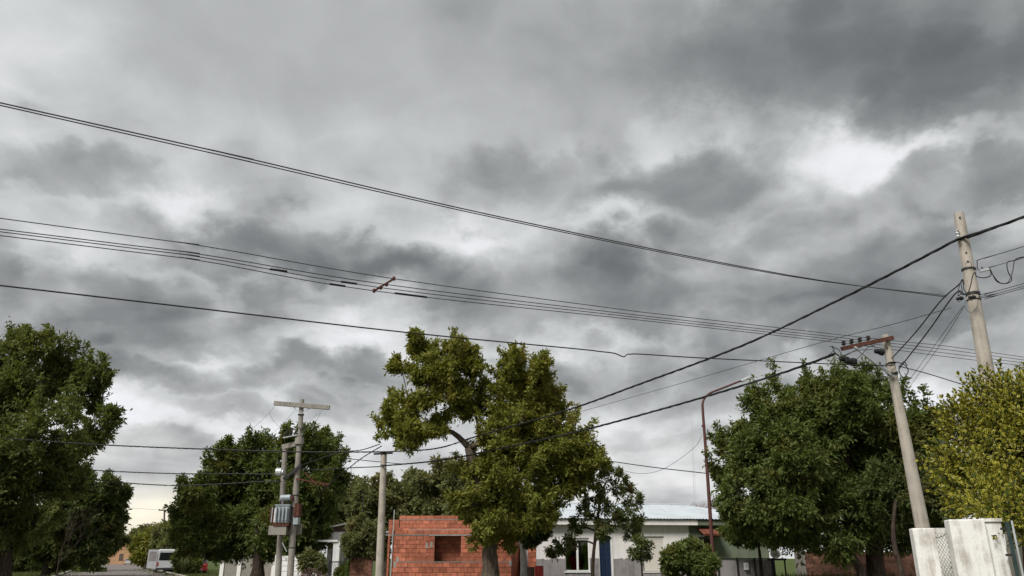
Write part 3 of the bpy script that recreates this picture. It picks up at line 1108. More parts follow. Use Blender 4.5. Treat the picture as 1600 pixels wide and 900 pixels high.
MB(B).box(BX0, BX1, 5.99, 6.05, zk - hk - .035, zk - hk - .005).build('bond_beam', M['mortar'], bh)
sw = MB(B)
sw.box(BL - .17, BL - .012, .18, 6.0, 0, ztop - .05)
MB(B).box(.0, .16, .18, .99, 0, ztop - .3).build('return_wall', M['brick_mortar'], bh)
swall = sw.build('side_wall', M['brick_mortar'], bh)
S = B @ Matrix.Translation((BL, 0, 0)) @ Matrix.Rotation(rad(90), 4, 'Z')
lay_bricks(S, swall, .02, 6.0, courses(0, 14, .2), .33, 'brick', seed=7, single=False)
# inner wall behind the window, set close to it so it stays shaded
iw = MB(B).box(wx0 - 1.2, wx1 + 1.4, .662, .82, 0, 2.7)
iw.box(wx0 - 1.2, wx0 - 1.05, .2, .66, 0, 2.7).box(wx1 + 1.25, wx1 + 1.4, .2, .66, 0, 2.7)  # unseen end walls added to shut the sky out of the gap
MB(B).box(wx0 - 1.2, wx1 + 1.4, .18, .82, 2.703, 2.78).build('shade_slab', M['mortar'], bh)  # unseen slab added over the gap to keep light off the inner wall
iwall = iw.build('inner_wall', M['brick_mortar'], bh)
lay_bricks(B, iwall, wx0 - .2, wx1 + .2, courses(1.3, 8, .175), .30, 'brick', seed=15, y=.65)
# set back wing at the left, with a doorway slot
lw = MB(B)
zw = on_face(B, 607, 812, 1.0)[1]
lw.box(-.46, -.36, 1.012, 1.17, 0, zw).box(-.27, .02, 1.012, 1.17, 0, zw).box(-.36, -.27, 1.012, 1.17, 2.5, zw)
lwall = lw.build('wing_wall', M['brick_mortar'], bh)
lay_bricks(B, lwall, -.46, .02, courses(0, 16, zw / 16), .33, 'brick', seed=9, y=1.0, holes=[(-.36, -.27, .1, 2.5)], single=False)
xx, zz = on_face(B, 613, 797)
MB().tube([B @ Vector((-.03, -.05, 0)), B @ Vector((.0, -.05, zz))], .022, 6).build('conduit', M['galvanised'], bh)
MB(B).box(.10, .42, -.02, .10, zt + .05, zt + .21).build('loose_brick', M['brick'], bh)
MB(B).box(.20, .36, -.03, .08, zt + .213, zt + .33).build('loose_brick', M['brick'], bh)

# brick pier and porch remains right of it
xf = frame(825, 36, rad(0))
pr = thing('brick_pier', 'bare brick pier between the brick house and the white house', 'pier', xf.translation)
w_ = on_face(xf, 838, 870)[0]
z_ = on_face(xf, 830, 833)[1]
core_ = MB(xf).box(.012, w_ - .012, .012, .38, 0, z_ - .01).build('core', M['brick_mortar'], pr)
lay_bricks(xf, core_, 0, w_, courses(0, int(z_ / .19), z_ / int(z_ / .19)), .36, 'brick', seed=12)
for side, lab, px0, px1, top, mt in (('barrel', 'red plastic drum standing before the brick pier', 836, 849, 885, 'red_plastic'), ('barrel', 'dark brown drum left of the red one', 822, 835, 887, 'brown_board')):
    a, b = at(px0, 872, 34.5), at(px1, 872, 34.5)
    c, R = (a + b) / 2, (b - a).length / 2
    zt_ = at(840, top, 34.5).z
    t = thing('barrel', lab, 'barrel', (c.x, c.y, 0), 'drums beside the brick house')
    MB().lathe((c.x, c.y, 0), (0, 0, 1), [(0, R * .95), (.02, R), (zt_ * .33, R), (zt_ * .34, R * 1.04), (zt_ * .36, R), (zt_ * .66, R), (zt_ * .67, R * 1.04), (zt_ * .69, R), (zt_ - .02, R), (zt_, R * .96)], 20).build('body', M[mt], t, smooth=False)
    MB().lathe((c.x, c.y, zt_), (0, 0, 1), [(0, R * 1.03), (.025, R * 1.03)], 20).build('rim', M[mt], t)

# ------------------------------------------------------------------ white house and its green half
W = frame(838, 36, rad(7))
wh = thing('row_house', 'low house half white half sage green with grey base and zinc roof', 'house', W.translation)
XS = on_face(W, 1077, 860)[0]
XE = on_face(W, 1172, 860)[0] + .9
ZE = on_face(W, 990, 812)[1]
ZF = on_face(W, 990, 820.5)[1]
ZG = on_face(W, 990, 873)[1]
DEP = 9.0


def rect(px0, py0, px1, py1):
    x0, z1 = on_face(W, px0, py0)
    x1, z0 = on_face(W, px1, py1)
    return x0, x1, z0, z1


win = rect(882, 840.5, 922, 893)
door = rect(935.5, 837, 957, 930)
shut = rect(1003, 838, 1041, 893)
door2 = rect(1099, 842, 1118, 930)


def wall_with_holes(mb, x0, x1, z1, holes, y0, y1):
    xs = sorted({x0, x1, *[h[0] for h in holes], *[h[1] for h in holes]})
    for a, b in zip(xs, xs[1:]):
        inside = [h for h in holes if h[0] <= a + 1e-6 and h[1] >= b - 1e-6]
        if not inside:
            mb.box(a, b, y0, y1, 0, z1)
        else:
            h = inside[0]
            if h[2] > .01:
                mb.box(a, b, y0, y1, 0, h[2])
            mb.box(a, b, y0, y1, h[3], z1)


mb = MB(W)
door = (door[0], door[1], 0.0, door[3])
door2 = (door2[0], door2[1], 0.0, door2[3])
wall_with_holes(mb, 0, XS, ZE - .02, [win, door, shut], 0, .2)
mb.box(0, .2, .2, DEP, 0, ZE - .02)
mb.build('white_wall', M['white_paint'], wh)
mb = MB(W)
wall_with_holes(mb, XS, XE, ZE - .02, [door2], .004, .2)
mb.box(XE - .2, XE, .2, DEP, 0, ZE - .02)
mb.build('green_wall', M['green_paint'], wh)
MB(W).box(.2, XE - .2, DEP - .2, DEP, 0, ZE - .02).build('rear_wall', M['white_paint'], wh)
MB(W).box(.2, XE - .2, .2, DEP - .2, 0, .08).build('floor', M['grey_render'], wh)
MB(W).box(.2, XE - .2, 3.0, 3.15, .08, ZE - .05).build('inner_wall', M['grey_render'], wh)
MB(W).box(XS - .05, XS + .035, -.02, .02, 0, ZF).build('corner_strip', M['frame_white'], wh)
# grey cement base coat with a ragged trowelled upper edge
rn = random.Random(3)
for a, b in ((0, win[0] - .0), (win[0], win[1]), (win[1], door[0] - .03), (door[1] + .10, shut[0]), (shut[0], shut[1]), (shut[1], XS - .05)):
    top = win[2] - .02 if abs(a - win[0]) < 1e-6 else (shut[2] - .02 if abs(a - shut[0]) < 1e-6 else ZG)
    x, up = a, []
    while x < b:
        up.append((x, top + (rn.uniform(-.04, .04) if top == ZG else 0)))
        x += rn.uniform(.08, .22)
    up.append((b, top))
    MB(W).prism([(a, 0), (b, 0)] + up[::-1], -.014, 0.0).build('base_render', M['grey_render'], wh)
MB(W).box(-.05, XS + .38, -.32, .0, ZF, ZE).build('eave_fascia', M['white_paint'], wh)
MB(W).box(XS + .38, XE + .1, -.32, .0, ZF, ZE).build('eave_fascia', M['green_paint'], wh)
# zinc roof: a front slope of single corrugated sheets, a hip at the right end
rx1, rzr = on_face(W, 1072, 789, 4.6)
ry = 4.6


def corrugated(x0, x1, fx, name='roof_sheet'):
    """one sheet from the eave up; fx(x, t) gives the point at share t of the slope"""
    n = max(6, int((x1 - x0) / .038))
    mb = MB(W)
    ids = []
    for i in range(n + 1):
        x = x0 + (x1 - x0) * i / n
        dz = .018 * math.sin(2 * math.pi * x / .152)
        ids.append([mb.pts([fx(x, t) + Vector((0, 0, dz))]) for t in (0, .5, 1)])
    for a, b in zip(ids, ids[1:]):
        for k in (0, 1):
            mb.f.append((a[k], b[k], b[k + 1], a[k + 1]))
    return mb.build(name, M['roof_metal'], wh)


EX1 = XE + .2


def front_slope(x, t):
    y0, z0 = -.42, ZE + .03
    ttop = 1.0 if x <= rx1 else max(.02, (EX1 - x) / (EX1 - rx1))
    t = t * ttop
    return Vector((x, y0 + (ry - y0) * t, z0 + (rzr - z0) * t))


def back_slope(x, t):
    y0, z0 = DEP + .3, ZE + .03
    ttop = 1.0 if x <= rx1 else max(.02, (EX1 - x) / (EX1 - rx1))
    t = t * ttop
    return Vector((x, y0 + (ry - y0) * t, z0 + (rzr - z0) * t))


x = -.3
i = 0
while x < EX1 - .05:
    x2 = min(x + 1.0, EX1)
    corrugated(x, x2 + (.04 if x2 < EX1 else 0), (lambda q, t, k=i: front_slope(q, t) + Vector((0, 0, .006 * (k % 2)))))
    corrugated(x, x2, back_slope)
    x = x2
    i += 1
MB(W).face((rx1, ry, rzr), (EX1, -.42, ZE + .03), (EX1, DEP + .3, ZE + .03)).build('hip_sheet', M['roof_metal'], wh)
MB(W).tube([W.inverted() @ (W @ Vector((-.3, ry, rzr + .02))), (rx1, ry, rzr + .02)], .05, 8).build('ridge_cap', M['galvanised'], wh)
MB(W).box(-.3, .0, -.3, DEP, ZE - .02, ZE + .0).build('side_eave', M['white_paint'], wh)
MB(W).prism([(-.28, 0), (-.2, 0), (-.2, .1), (-.28, .1)], 0, .01)
gb = MB(W)
gb.face((-.02, .0, ZE - .02), (-.02, ry, rzr - .03), (-.02, DEP, ZE - .02))
gb.build('gable', M['white_paint'], wh)
# sliding window
wd = MB(W)
for b_ in ((win[0], win[0] + .05, win[2], win[3]), (win[1] - .05, win[1], win[2], win[3]), (win[0] + .05, win[1] - .05, win[2], win[2] + .06), (win[0] + .05, win[1] - .05, win[3] - .09, win[3])):
    wd.box(b_[0], b_[1], .05, .12, b_[2], b_[3])
cx = (win[0] + win[1]) / 2 + .02
wd.box(cx - .045, cx + .045, .045, .11, win[2] + .06, win[3] - .09)
wdo = wd.build('window', M['frame_white'], wh)
MB(W).box(win[0] - .05, win[1] + .05, -.05, .06, win[2] - .05, win[2]).build('sill', M['frame_white'], wdo)
clear = bpy.data.materials.new('clear pane')
clear.use_nodes = True
_g = NG(clear.node_tree)
_t = _g.node('ShaderNodeBsdfTransparent')
_t.inputs[0].default_value = (.72, .76, .74, 1)
_gl = _g.node('ShaderNodeBsdfGlossy')
_gl.inputs['Roughness'].default_value = .03
_mx = _g.node('ShaderNodeMixShader')
_fr = _g.node('ShaderNodeFresnel')
_g.l.new(_fr.outputs[0], _mx.inputs[0])
_g.l.new(_t.outputs[0], _mx.inputs[1])
_g.l.new(_gl.outputs[0], _mx.inputs[2])
_g.l.new(_mx.outputs[0], _g.n['Material Output'].inputs['Surface'])
for a, b in ((win[0] + .05, cx - .045), (cx + .045, win[1] - .05)):
    MB(W).box(a, b, .078, .084, win[2] + .06, win[3] - .09).build('pane', clear, wdo)


def drape(x0, x1, z0, z1, y, waist, side, m, parent, name='curtain', folds=5):
    mb = MB(W)
    cols = []
    for i in range(folds * 4 + 1):
        u = i / (folds * 4)
        col = []
        for k in range(9):
            t = k / 8
            pinch = 1 - waist * math.exp(-((t - .35) / .22) ** 2)
            xx_ = (x0 + (x1 - x0) * u * pinch) if side < 0 else (x1 - (x1 - x0) * (1 - u) * pinch)
            col.append(mb.pts([(xx_, y + .03 * math.sin(u * folds * 2 * math.pi), z0 + (z1 - z0) * t)]))
        cols.append(col)
    for a, b in zip(cols, cols[1:]):
        for k in range(8):
            mb.f.append((a[k], b[k], b[k + 1], a[k + 1]))
    return mb.build(name, m, parent, smooth=True)


drape(win[0] + .06, win[0] + .34, win[2] + .07, win[3] - .1, .15, .5, -1, M['curtain_green'], wh)
drape(win[1] - .34, win[1] - .06, win[2] + .07, win[3] - .1, .15, .5, 1, M['curtain_green'], wh)
ch = W @ Vector((cx - .1, .8, .08))
chair = thing('armchair', 'red rounded armchair seen through the white house window', 'armchair', ch)
cxl = cx - .1
MB(W).prism([(cxl - .42, .35), (cxl + .42, .35), (cxl + .44, 1.3), (cxl + .36, 1.55), (cxl + .18, 1.68), (cxl - .12, 1.68), (cxl - .34, 1.55), (cxl - .44, 1.3)], .55, .70).build('backrest', M['red_cloth'], chair, bevel=.05)
MB(W).box(cxl - .42, cxl + .42, .705, 1.2, .35, .56).build('seat', M['red_cloth'], chair, bevel=.05)
for sx in (-1, 1):
    for yy in (.57, 1.1):
        MB(W).box(cxl + sx * .38 - .03, cxl + sx * .38 + .03, yy, yy + .06, .08, .35).build('leg', M['wood_dark'], chair)
# doorway with hanging blue strips
df = MB(W).box(door[1], door[1] + .09, -.03, .1, 0, door[3] + .06).box(door[0], door[1], -.03, .1, door[3], door[3] + .06).build('door_frame', M['frame_white'], wh)
n = 11
for k in range(n):
    a = door[0] + (door[1] - door[0]) * k / n
    b = door[0] + (door[1] - door[0]) * (k + 1) / n
    rk = rn.uniform(-.02, .02)
    mb = MB(W)
    mb.face((a, .03 + rk, .05), (b + .01, .045 - rk, .05), (b + .01, .045 - rk * .5, door[3]), (a, .03 + rk * .5, door[3]))
    o = mb.build('door_strip', M['curtain_blue'], wh)
# roller shutter of single slats
ns = 14
hs = (shut[3] - shut[2] - .06) / ns
for k in range(ns):
    z = shut[2] + .03 + k * hs
    MB(W).prism([(shut[0] + .03, z), (shut[1] - .03, z), (shut[1] - .03, z + hs - .006), (shut[0] + .03, z + hs - .006)], .055 + .004 * (k % 2), .075).build('shutter_slat', M['shutter'], wh)
MB(W).box(shut[0], shut[0] + .03, .03, .11, shut[2], shut[3]).build('shutter_rail', M['frame_white'], wh)
MB(W).box(shut[1] - .03, shut[1], .03, .11, shut[2], shut[3]).build('shutter_rail', M['frame_white'], wh)
MB(W).box(shut[0], shut[1], .078, .09, shut[2], shut[3]).build('shutter_back', M['shutter'], wh)
MB(W).box(shut[0] - .04, shut[1] + .04, -.04, .05, shut[2] - .05, shut[2]).build('shutter_sill', M['frame_white'], wh)
# green half: door, tiled awning
MB(W).box(door2[0], door2[1], .1, .14, 0, door2[3]).build('door', M['wood_dark'], wh)
MB(W).box(door2[1], door2[1] + .06, -.01, .1, 0, door2[3]).box(door2[0] - .05, door2[0], -.01, .1, 0, door2[3]).build('door_frame', M['frame_white'], wh)
ax0, az1 = on_face(W, 1094, 828, -.3)
ax1, az0 = on_face(W, 1123, 838, -.3)
aw = MB(W).prism([(ax0, az0 - .02), (ax1, az0 - .02), (ax1, az0 + .02), (ax0, az0 + .02)], -.75, 0).build('awning', M['wood_dark'], wh)
for k in range(7):
    a = ax0 + (ax1 - ax0) * k / 7
    w2 = (ax1 - ax0) / 7
    mb = MB(W)
    mb.tube([(a + w2 / 2, -.8, az0 + .05), (a + w2 / 2, 0, az1 + .06)], w2 * .52, 8)
    mb.build('roof_tile', M['tile_red'], aw)
# ------------------------------------------------------------------ front fences of the green half
F = frame(1120, 34, rad(7))
fx1, fz1 = on_face(F, 1210, 873)
gf = thing('garden_fence', 'low purplish grey garden wall with dark posts under the broad tree', 'fence', F.translation)
MB(F).box(0, fx1, 0, .15, 0, fz1 - .02).build('wall_panel', M['grey_render'], gf)
for px in (1121, 1151, 1178, 1208):
    x, _z = on_face(F, px, 873)
    MB(F).box(x - .03, x + .03, -.05, -.005, 0, fz1 + .04).build('post', M['dark_metal'], gf)
MB(F).box(0, fx1, -.035, -.006, fz1 - .01, fz1 + .025).build('rail', M['dark_metal'], gf)
x, z = on_face(F, 1165, 885)
mbx = thing('meter_box', 'small white meter box fixed to the low garden wall', 'meter box', F @ Vector((x, 0, z)))
MB(F).box(x - .09, x + .09, -.12, -.003, z - .14, z + .14).build('case', M['frame_white'], mbx, bevel=.01)
MB(F).box(x - .06, x + .06, -.126, -.121, z - .02, z + .09).build('cover', M['plate'], mbx)
# drum beyond the fence
c = at(1209, 865, 33)
dr = thing('water_drum', 'round white drum lying on its side under the broad tree', 'drum', (c.x, c.y, 0))
MB().lathe((c.x, c.y - .1, c.z), (.45, 1, 0), [(0, .13), (.01, .165), (.03, .175), (.55, .175), (.58, .15)], 20).build('barrel_body', M['frame_white'], dr, smooth=False)
MB().lathe((c.x - .003, c.y - .108, c.z), (.45, 1, 0), [(0, .10), (.008, .125)], 20).build('lid', M['white_render'], dr)
MB().box(c.x - .15, c.x + .5, c.y + .02, c.y + .45, c.z - .26, c.z - .18).build('rack', M['dark_metal'], dr)
for sx in (-.1, .42):
    MB().box(c.x + sx, c.x + sx + .05, c.y + .1, c.y + .15, 0, c.z - .26).build('leg', M['dark_metal'], dr)
# old brick wall behind the broad tree
O = frame(1258, 36, rad(4))
ox1, oz1 = on_face(O, 1452, 862)
ow = thing('garden_wall', 'old weathered red brick wall behind the broad tree', 'wall', O.translation)
oc = MB(O).box(0, ox1 + 3, .02, .2, 0, oz1 - .02).build('core', M['mortar'], ow)
nco = 11
hco = oz1 / nco
lay_bricks(O, oc, 0, ox1, courses(hco * 3, nco - 3, hco), .34, 'brick_old', seed=20, depth=.12, gap=.02)
lay_bricks(O, oc, 0, ox1, courses(0, 3, hco), .34, 'brick_old', seed=21, depth=.12, gap=.02, single=False)
lay_bricks(O, oc, ox1, ox1 + 3, courses(0, nco, hco), .34, 'brick_old', seed=22, depth=.12, gap=.02, single=False, stuff_name='hidden_courses')
MB(O).box(-.35, 0, 0, .3, 0, oz1 + .05).build('end_post', M['concrete_grey'], ow)
# pale house far behind it
Hh = frame(1303, 48, rad(2))
hx, hz = on_face(Hh, 1385, 838)
ph = thing('pale_house', 'white house glimpsed through the leaves above the old brick wall', 'house', Hh.translation)
MB(Hh).box(0, hx, 0, 5, 0, hz).build('wall', M['bright_white'], ph)
MB(Hh).prism([(-.3, hz), (hx + .3, hz), (hx + .3, hz + .1), (-.3, hz + .1)], -.4, 5.4).build('roof', M['roof_metal'], ph)
for a in (.25, .62):
    w0 = MB(Hh).box(hx * a, hx * a + .9, -.03, .02, 1.0, 2.2).build('window', M['frame_white'], ph)
    MB(Hh).box(hx * a + .06, hx * a + .84, -.036, -.031, 1.06, 2.14).build('pane', M['glass'], w0)

# ------------------------------------------------------------------ white gate pillars at right
def pillar(name, label, px0, px1, Y, py, depth, turn, group='white gate pillars'):
    xf = frame(px0, Y, turn)
    x1_, z1_ = on_face(xf, px1, py)
    t = thing(name, label, 'pillar', xf.translation, group)
    MB(xf).box(0, x1_, 0, depth, 0, z1_).build('shaft', M['white_render'], t, bevel=.012)
    return xf, x1_, z1_, t


T = rad(-16)
p1, pw1, pz1, _t1 = pillar('gate_pillar', 'narrow stained white pillar at the foot of the leaning pole', 1433, 1460, 9.6, 825, .22, T)
p2, pw2, pz2, _t2 = pillar('gate_pillar', 'wide stained white pillar under the golden bush', 1493, 1538, 9.25, 811, .25, T)
xf = p2 @ Matrix.Translation((pw2 + .003, .07, 0))
w3 = on_face(xf, 1567, 830)[0]
wl = thing('boundary_wall', 'white rendered boundary wall set back right of the wide pillar', 'wall', xf.translation)
MB(xf).box(0, w3, 0, .15, 0, pz2 - .03).build('panel', M['white_render'], wl, bevel=.008)
MB(xf).box(-.01, w3 + .01, -.02, .17, pz2 - .027, pz2 + .01).build('coping', M['white_render'], wl)
gp = thing('gate_post', 'dark green steel gate post beside the tall concrete pole', 'post', xf @ Vector((w3 + .05, -.04, 0)))
MB(xf).box(w3 + .02, w3 + .055, -.09, -.05, 0, pz2 - .03).build('tube', M['green_metal'], gp)
MB(xf).box(w3 + .08, w3 + .10, -.07, -.06, 0, pz2 - .02).build('bracket', M['galvanised'], gp)
for zz in (1.62, 1.9):
    MB(xf).box(w3 - .04, w3 + .02, -.08, -.06, zz, zz + .025).build('hinge', M['dark_metal'], gp)
# wall and wire mesh between the pillars
A, Bp = at(1461.5, 872, 9.86).xy.to_3d(), at(1492, 872, 9.80).xy.to_3d()
mw = thing('mesh_panel', 'sagging chain link panel between the two white pillars', 'fence', A)
ln = (Bp - A).length
mx = Matrix.Translation(A) @ Matrix.Rotation(math.atan2(Bp.y - A.y, Bp.x - A.x), 4, 'Z')
hm = pz1 - .04
mb = MB(mx)
nst = int(ln / .035)
for sgn in (-1, 1):
    for k in range(-int(hm / .035), nst + int(hm / .035) + 1):
        x0_, z0_ = k * .035, 0.0
        x1_, z1_ = x0_ + sgn * hm * .62, hm
        # clip to the panel
        t0 = 0 if 0 <= x0_ <= ln else ((0 - x0_) / (x1_ - x0_) if x0_ < 0 else (ln - x0_) / (x1_ - x0_))
        t1 = 1 if 0 <= x1_ <= ln else ((0 - x0_) / (x1_ - x0_) if x1_ < 0 else (ln - x0_) / (x1_ - x0_))
        if t1 <= t0 or t0 < 0 or t1 > 1:
            continue
        q0 = (x0_ + (x1_ - x0_) * t0, .004 * sgn, hm * t0)
        q1 = (x0_ + (x1_ - x0_) * t1, .004 * sgn, hm * t1)
        mb.tube([q0, q1], .0018, 4, False)
mo = mb.build('mesh', M['wire_grey'], mw)
mo['kind'] = 'stuff'
MB(mx).tube([(0, -.02, 0), (0, -.02, hm + .02)], .008, 6).build('edge_rod', M['dark_metal'], mw)
MB(mx).tube([(0, -.015, hm - .08), (ln * .5, -.015, hm - .05), (ln, -.015, hm - .0)], .004, 5).build('tie_wire', M['dark_metal'], mw)
bk = thing('boundary_wall', 'white rendered wall seen through the chain link panel', 'wall', mx @ Vector((0, .35, 0)))
MB(mx).box(-.02, ln + .12, .30, .42, 0, hm + .06).build('panel', M['white_render'], bk)
cl = thing('creeper', 'little dark creeper on the chain link at the foot of the wide pillar', 'plant', mx @ Vector((ln * .7, -.05, 0)))
rg = np.random.default_rng(4)
cc = np.array([tuple(mx @ Vector((ln * u, -.05, z))) for u, z in ((.75, 1.30), (.85, 1.38), (.9, 1.5), (.62, 1.25), (.8, 1.2), (.7, 1.1))])
v_, f_ = leaf_geometry(*scatter_leaves(rg, cc, np.full(len(cc), .05), 5, 4, .035, cc.mean(0), 0, .7), .2)
mesh_np('leaves', v_, f_, M['leaf_dark'], cl)['kind'] = 'stuff'
MB(mx).tube([(ln * .7, -.03, 0), (ln * .72, -.03, 1.0), (ln * .8, -.03, 1.3), (ln * .9, -.03, 1.5)], .005, 4).build('stem', M['bark_dark'], cl)


# ------------------------------------------------------------------ white gabled house at left
G = frame(503, 50, rad(-6))
gh = thing('gabled_house', 'small white house with brown gable and flat porch canopy, behind the black gate', 'house', G.translation)
gx1, gz1 = on_face(G, 545, 831)
gcan = on_face(G, 520, 847)[1]
MB(G).box(0, gx1, 0, 6, gcan + .12, gz1).build('upper_wall', M['bright_white'], gh)
MB(G).box(0, gx1 * .98, .9, 6, 0, gcan).build('porch_wall', M['white_paint'], gh)
ax, az = on_face(G, 541, 819)
ex, ez = on_face(G, 503, 827)
MB(G).prism([(0, gz1 + .003), (gx1, gz1 + .003), (gx1, az - .05), (ax, az - .06), (ex + .1, ez - .02)], .02, 5.9).build('gable', M['brown_board'], gh)
MB(G).prism([(ex - .2, ez - .06), (ex - .2, ez + .02), (ax, az + .05), (ax, az - .03)][::-1], -.35, 6.3).build('roof_sheet', M['bright_white'], gh)
MB(G).prism([(ax, az - .03), (ax, az + .05), (ax + 2.2, az - .45), (ax + 2.2, az - .53)][::-1], -.35, 6.3).build('roof_sheet', M['roof_metal'], gh)
MB(G).box(-.15, gx1 * .78, -1.0, .3, gcan, gcan + .11).build('canopy', M['bright_white'], gh)
c0, c1 = on_face(G, 527.5, 860)[0], on_face(G, 537.5, 860)[0]
MB(G).box(c0, c1, -.9, -.6, 0, gcan - .002).build('column', M['bright_white'], gh)
MB(G).box(.3, .9, .86, .9, 0, 2.05).build('door', M['wood_dark'], gh)
gt0 = frame(515, 46, rad(0))
q1 = on_face(gt0, 544, 877)
gate = thing('metal_gate', 'black metal gate in front of the white gabled house', 'gate', gt0.translation)
for px in (515.5, 540):
    x, z = on_face(gt0, px, 876 if px < 530 else 863)
    MB(gt0).box(x - .07, x + .07, 0, .12, 0, z).build('post', M['dark_metal'], gate)
xa, xb = on_face(gt0, 517.5, 880)[0], on_face(gt0, 538, 880)[0]
zt_ = q1[1]
MB(gt0).box(xa, xb, .03, .07, zt_ - .06, zt_).build('rail', M['dark_metal'], gate)
MB(gt0).box(xa, xb, .03, .07, .1, .16).build('rail', M['dark_metal'], gate)
for k in range(7):
    x = xa + (xb - xa) * (k + .5) / 7
    MB(gt0).box(x - .012, x + .012, .04, .06, .16, zt_ - .06).build('bar', M['dark_metal'], gate)
R0 = frame(548, 45, rad(0))
rx_, rz_ = on_face(R0, 582, 872)
rw = thing('garden_wall', 'low reddish brick garden wall left of the round concrete pole', 'wall', R0.translation)
rc = MB(R0).box(0, rx_, .015, .15, 0, rz_ - .01).build('core', M['brick_mortar'], rw)
lay_bricks(R0, rc, 0, rx_, courses(.3, 12, (rz_ - .3) / 12), .25, 'brick_old', seed=30, depth=.07, gap=.014)
MB(R0).box(-.02, rx_ + .02, -.03, .18, rz_ + .001, rz_ + .04).build('coping', M['wood_dark'], rw)
# white precast fence behind the transformer poles
Pf = frame(432, 48, rad(-4))
pf = thing('precast_fence', 'white precast concrete fence of ribbed panels behind the transformer poles', 'fence', Pf.translation)
xe, ze = on_face(Pf, 504, 868)
npn = 3
for k in range(npn + 1):
    x = xe * k / npn
    MB(Pf).box(x - .07, x + .07, -.04, .1, 0, ze + .05).build('post', M['bright_white'], pf)
for k in range(npn):
    for j in range(6):
        MB(Pf).box(xe * k / npn + .07, xe * (k + 1) / npn - .07, 0 + .012 * (j % 2), .06, ze * j / 6 + .012, ze * (j + 1) / 6 - .012).build('panel_slat', M['bright_white'], pf)
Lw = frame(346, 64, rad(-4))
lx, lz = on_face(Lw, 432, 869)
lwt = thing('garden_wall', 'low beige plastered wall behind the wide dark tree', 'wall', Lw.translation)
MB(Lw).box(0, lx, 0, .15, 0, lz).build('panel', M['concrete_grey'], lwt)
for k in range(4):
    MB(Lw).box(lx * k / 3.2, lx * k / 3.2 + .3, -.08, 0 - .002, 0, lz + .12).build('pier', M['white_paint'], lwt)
# heap of cut branches
hp = at(487, 872, 42)
heap = thing('branch_heap', 'heap of dry cut branches below the transformer', 'branch heap', (hp.x, hp.y, 0))
rn = random.Random(9)
mb = MB()
htop = at(487, 886, 42).z
for k in range(420):
    a = rn.uniform(0, 2 * math.pi)
    r = 1.1 * math.sqrt(rn.random())
    zmax = htop * max(.05, 1 - (r / 1.15) ** 2)
    p = Vector((hp.x + r * math.cos(a), hp.y + .7 * r * math.sin(a), rn.uniform(.02, zmax)))
    d = Vector((rn.uniform(-1, 1), rn.uniform(-1, 1), rn.uniform(-.35, .35))).normalized() * rn.uniform(.15, .4)
    mb.tube([p - d, p + d], [.016, .008], 4, False)
mb.build('branches', M['dry_stems'], heap)['kind'] = 'stuff'

# ------------------------------------------------------------------ poles
def pole(name, label, pix, Y, r0, r1, m='concrete_pole', group=None, cat='utility pole', lean_y=0.0):
    """pix: a low and the top point of its axis; it goes down to the ground"""
    a, b = at(*pix[0], Y), at(*pix[1], Y + lean_y)
    t = (a.z + .1) / (b.z - a.z)
    foot = a - (b - a) * t
    root = thing(name, label, cat, (foot.x, foot.y, 0), group)
    n = 10
    MB().tube([foot.lerp(b, k / n) for k in range(n + 1)] + [b + Vector((0, 0, .004))], [r0 + (r1 - r0) * k / n for k in range(n + 1)] + [r1 * .9], 20).build('shaft', M[m], root, smooth=False)
    root['top'] = tuple(b)
    return root, foot, b


def along(foot, top, Y, py):
    """point of a pole's axis at picture row py"""
    best = min((abs(row(foot.lerp(top, k / 400)) - py), k) for k in range(401))
    return foot.lerp(top, best[1] / 400)


def row(p):
    q = Vector(p) - Vector((0, 0, EYE))
    zc = q.y * CP + q.z * SP
    return 450 - FPX * (q.z * CP - q.y * SP) / zc


big, bf, bt = pole('utility_pole', 'tallest pale concrete pole at right, rising out of the golden bush', [(1545, 600), (1498, 334)], 13, .175, .088)
for py in (343, 376, 397, 411):
    p = along(bf, bt, 13, py)
    MB().tube([p + Vector((-.045, -.075, 0)), p + Vector((-.05, -.105, 0))], .014, 8).build('bolt_hole', M['dark_metal'], big)
for py, h in ((423, .03), (462, .05), (470, .02)):
    p = along(bf, bt, 13, py)
    MB().lathe(p, (bt - bf).normalized(), [(0, .118), (h, .118)], 18).build('clamp_band', M['dark_metal'], big)
p = along(bf, bt, 13, 366)
MB().tube([p + Vector((-.09, -.06, 0)), p + Vector((-.15, -.12, .03)), p + Vector((-.2, -.12, .0))], .012, 6).build('hook', M['galvanised'], big)
MB().lathe(p + Vector((-.17, -.13, -.14)), (0, 0, 1), [(0, .02), (.03, .035), (.06, .02), (.09, .035), (.12, .02)], 10).build('insulator', M['galvanised'], big)

small, sf, sp = pole('utility_pole', 'leaning concrete pole with a rusty crossarm of four insulators', [(1441, 822), (1383, 524)], 18, .19, .085, lean_y=-.2)
p = along(sf, sp, 18, 545)
MB().tube([p + Vector((-.05, -.075, 0)), p + Vector((-.055, -.1, 0))], .014, 8).build('bolt_hole', M['dark_metal'], small)
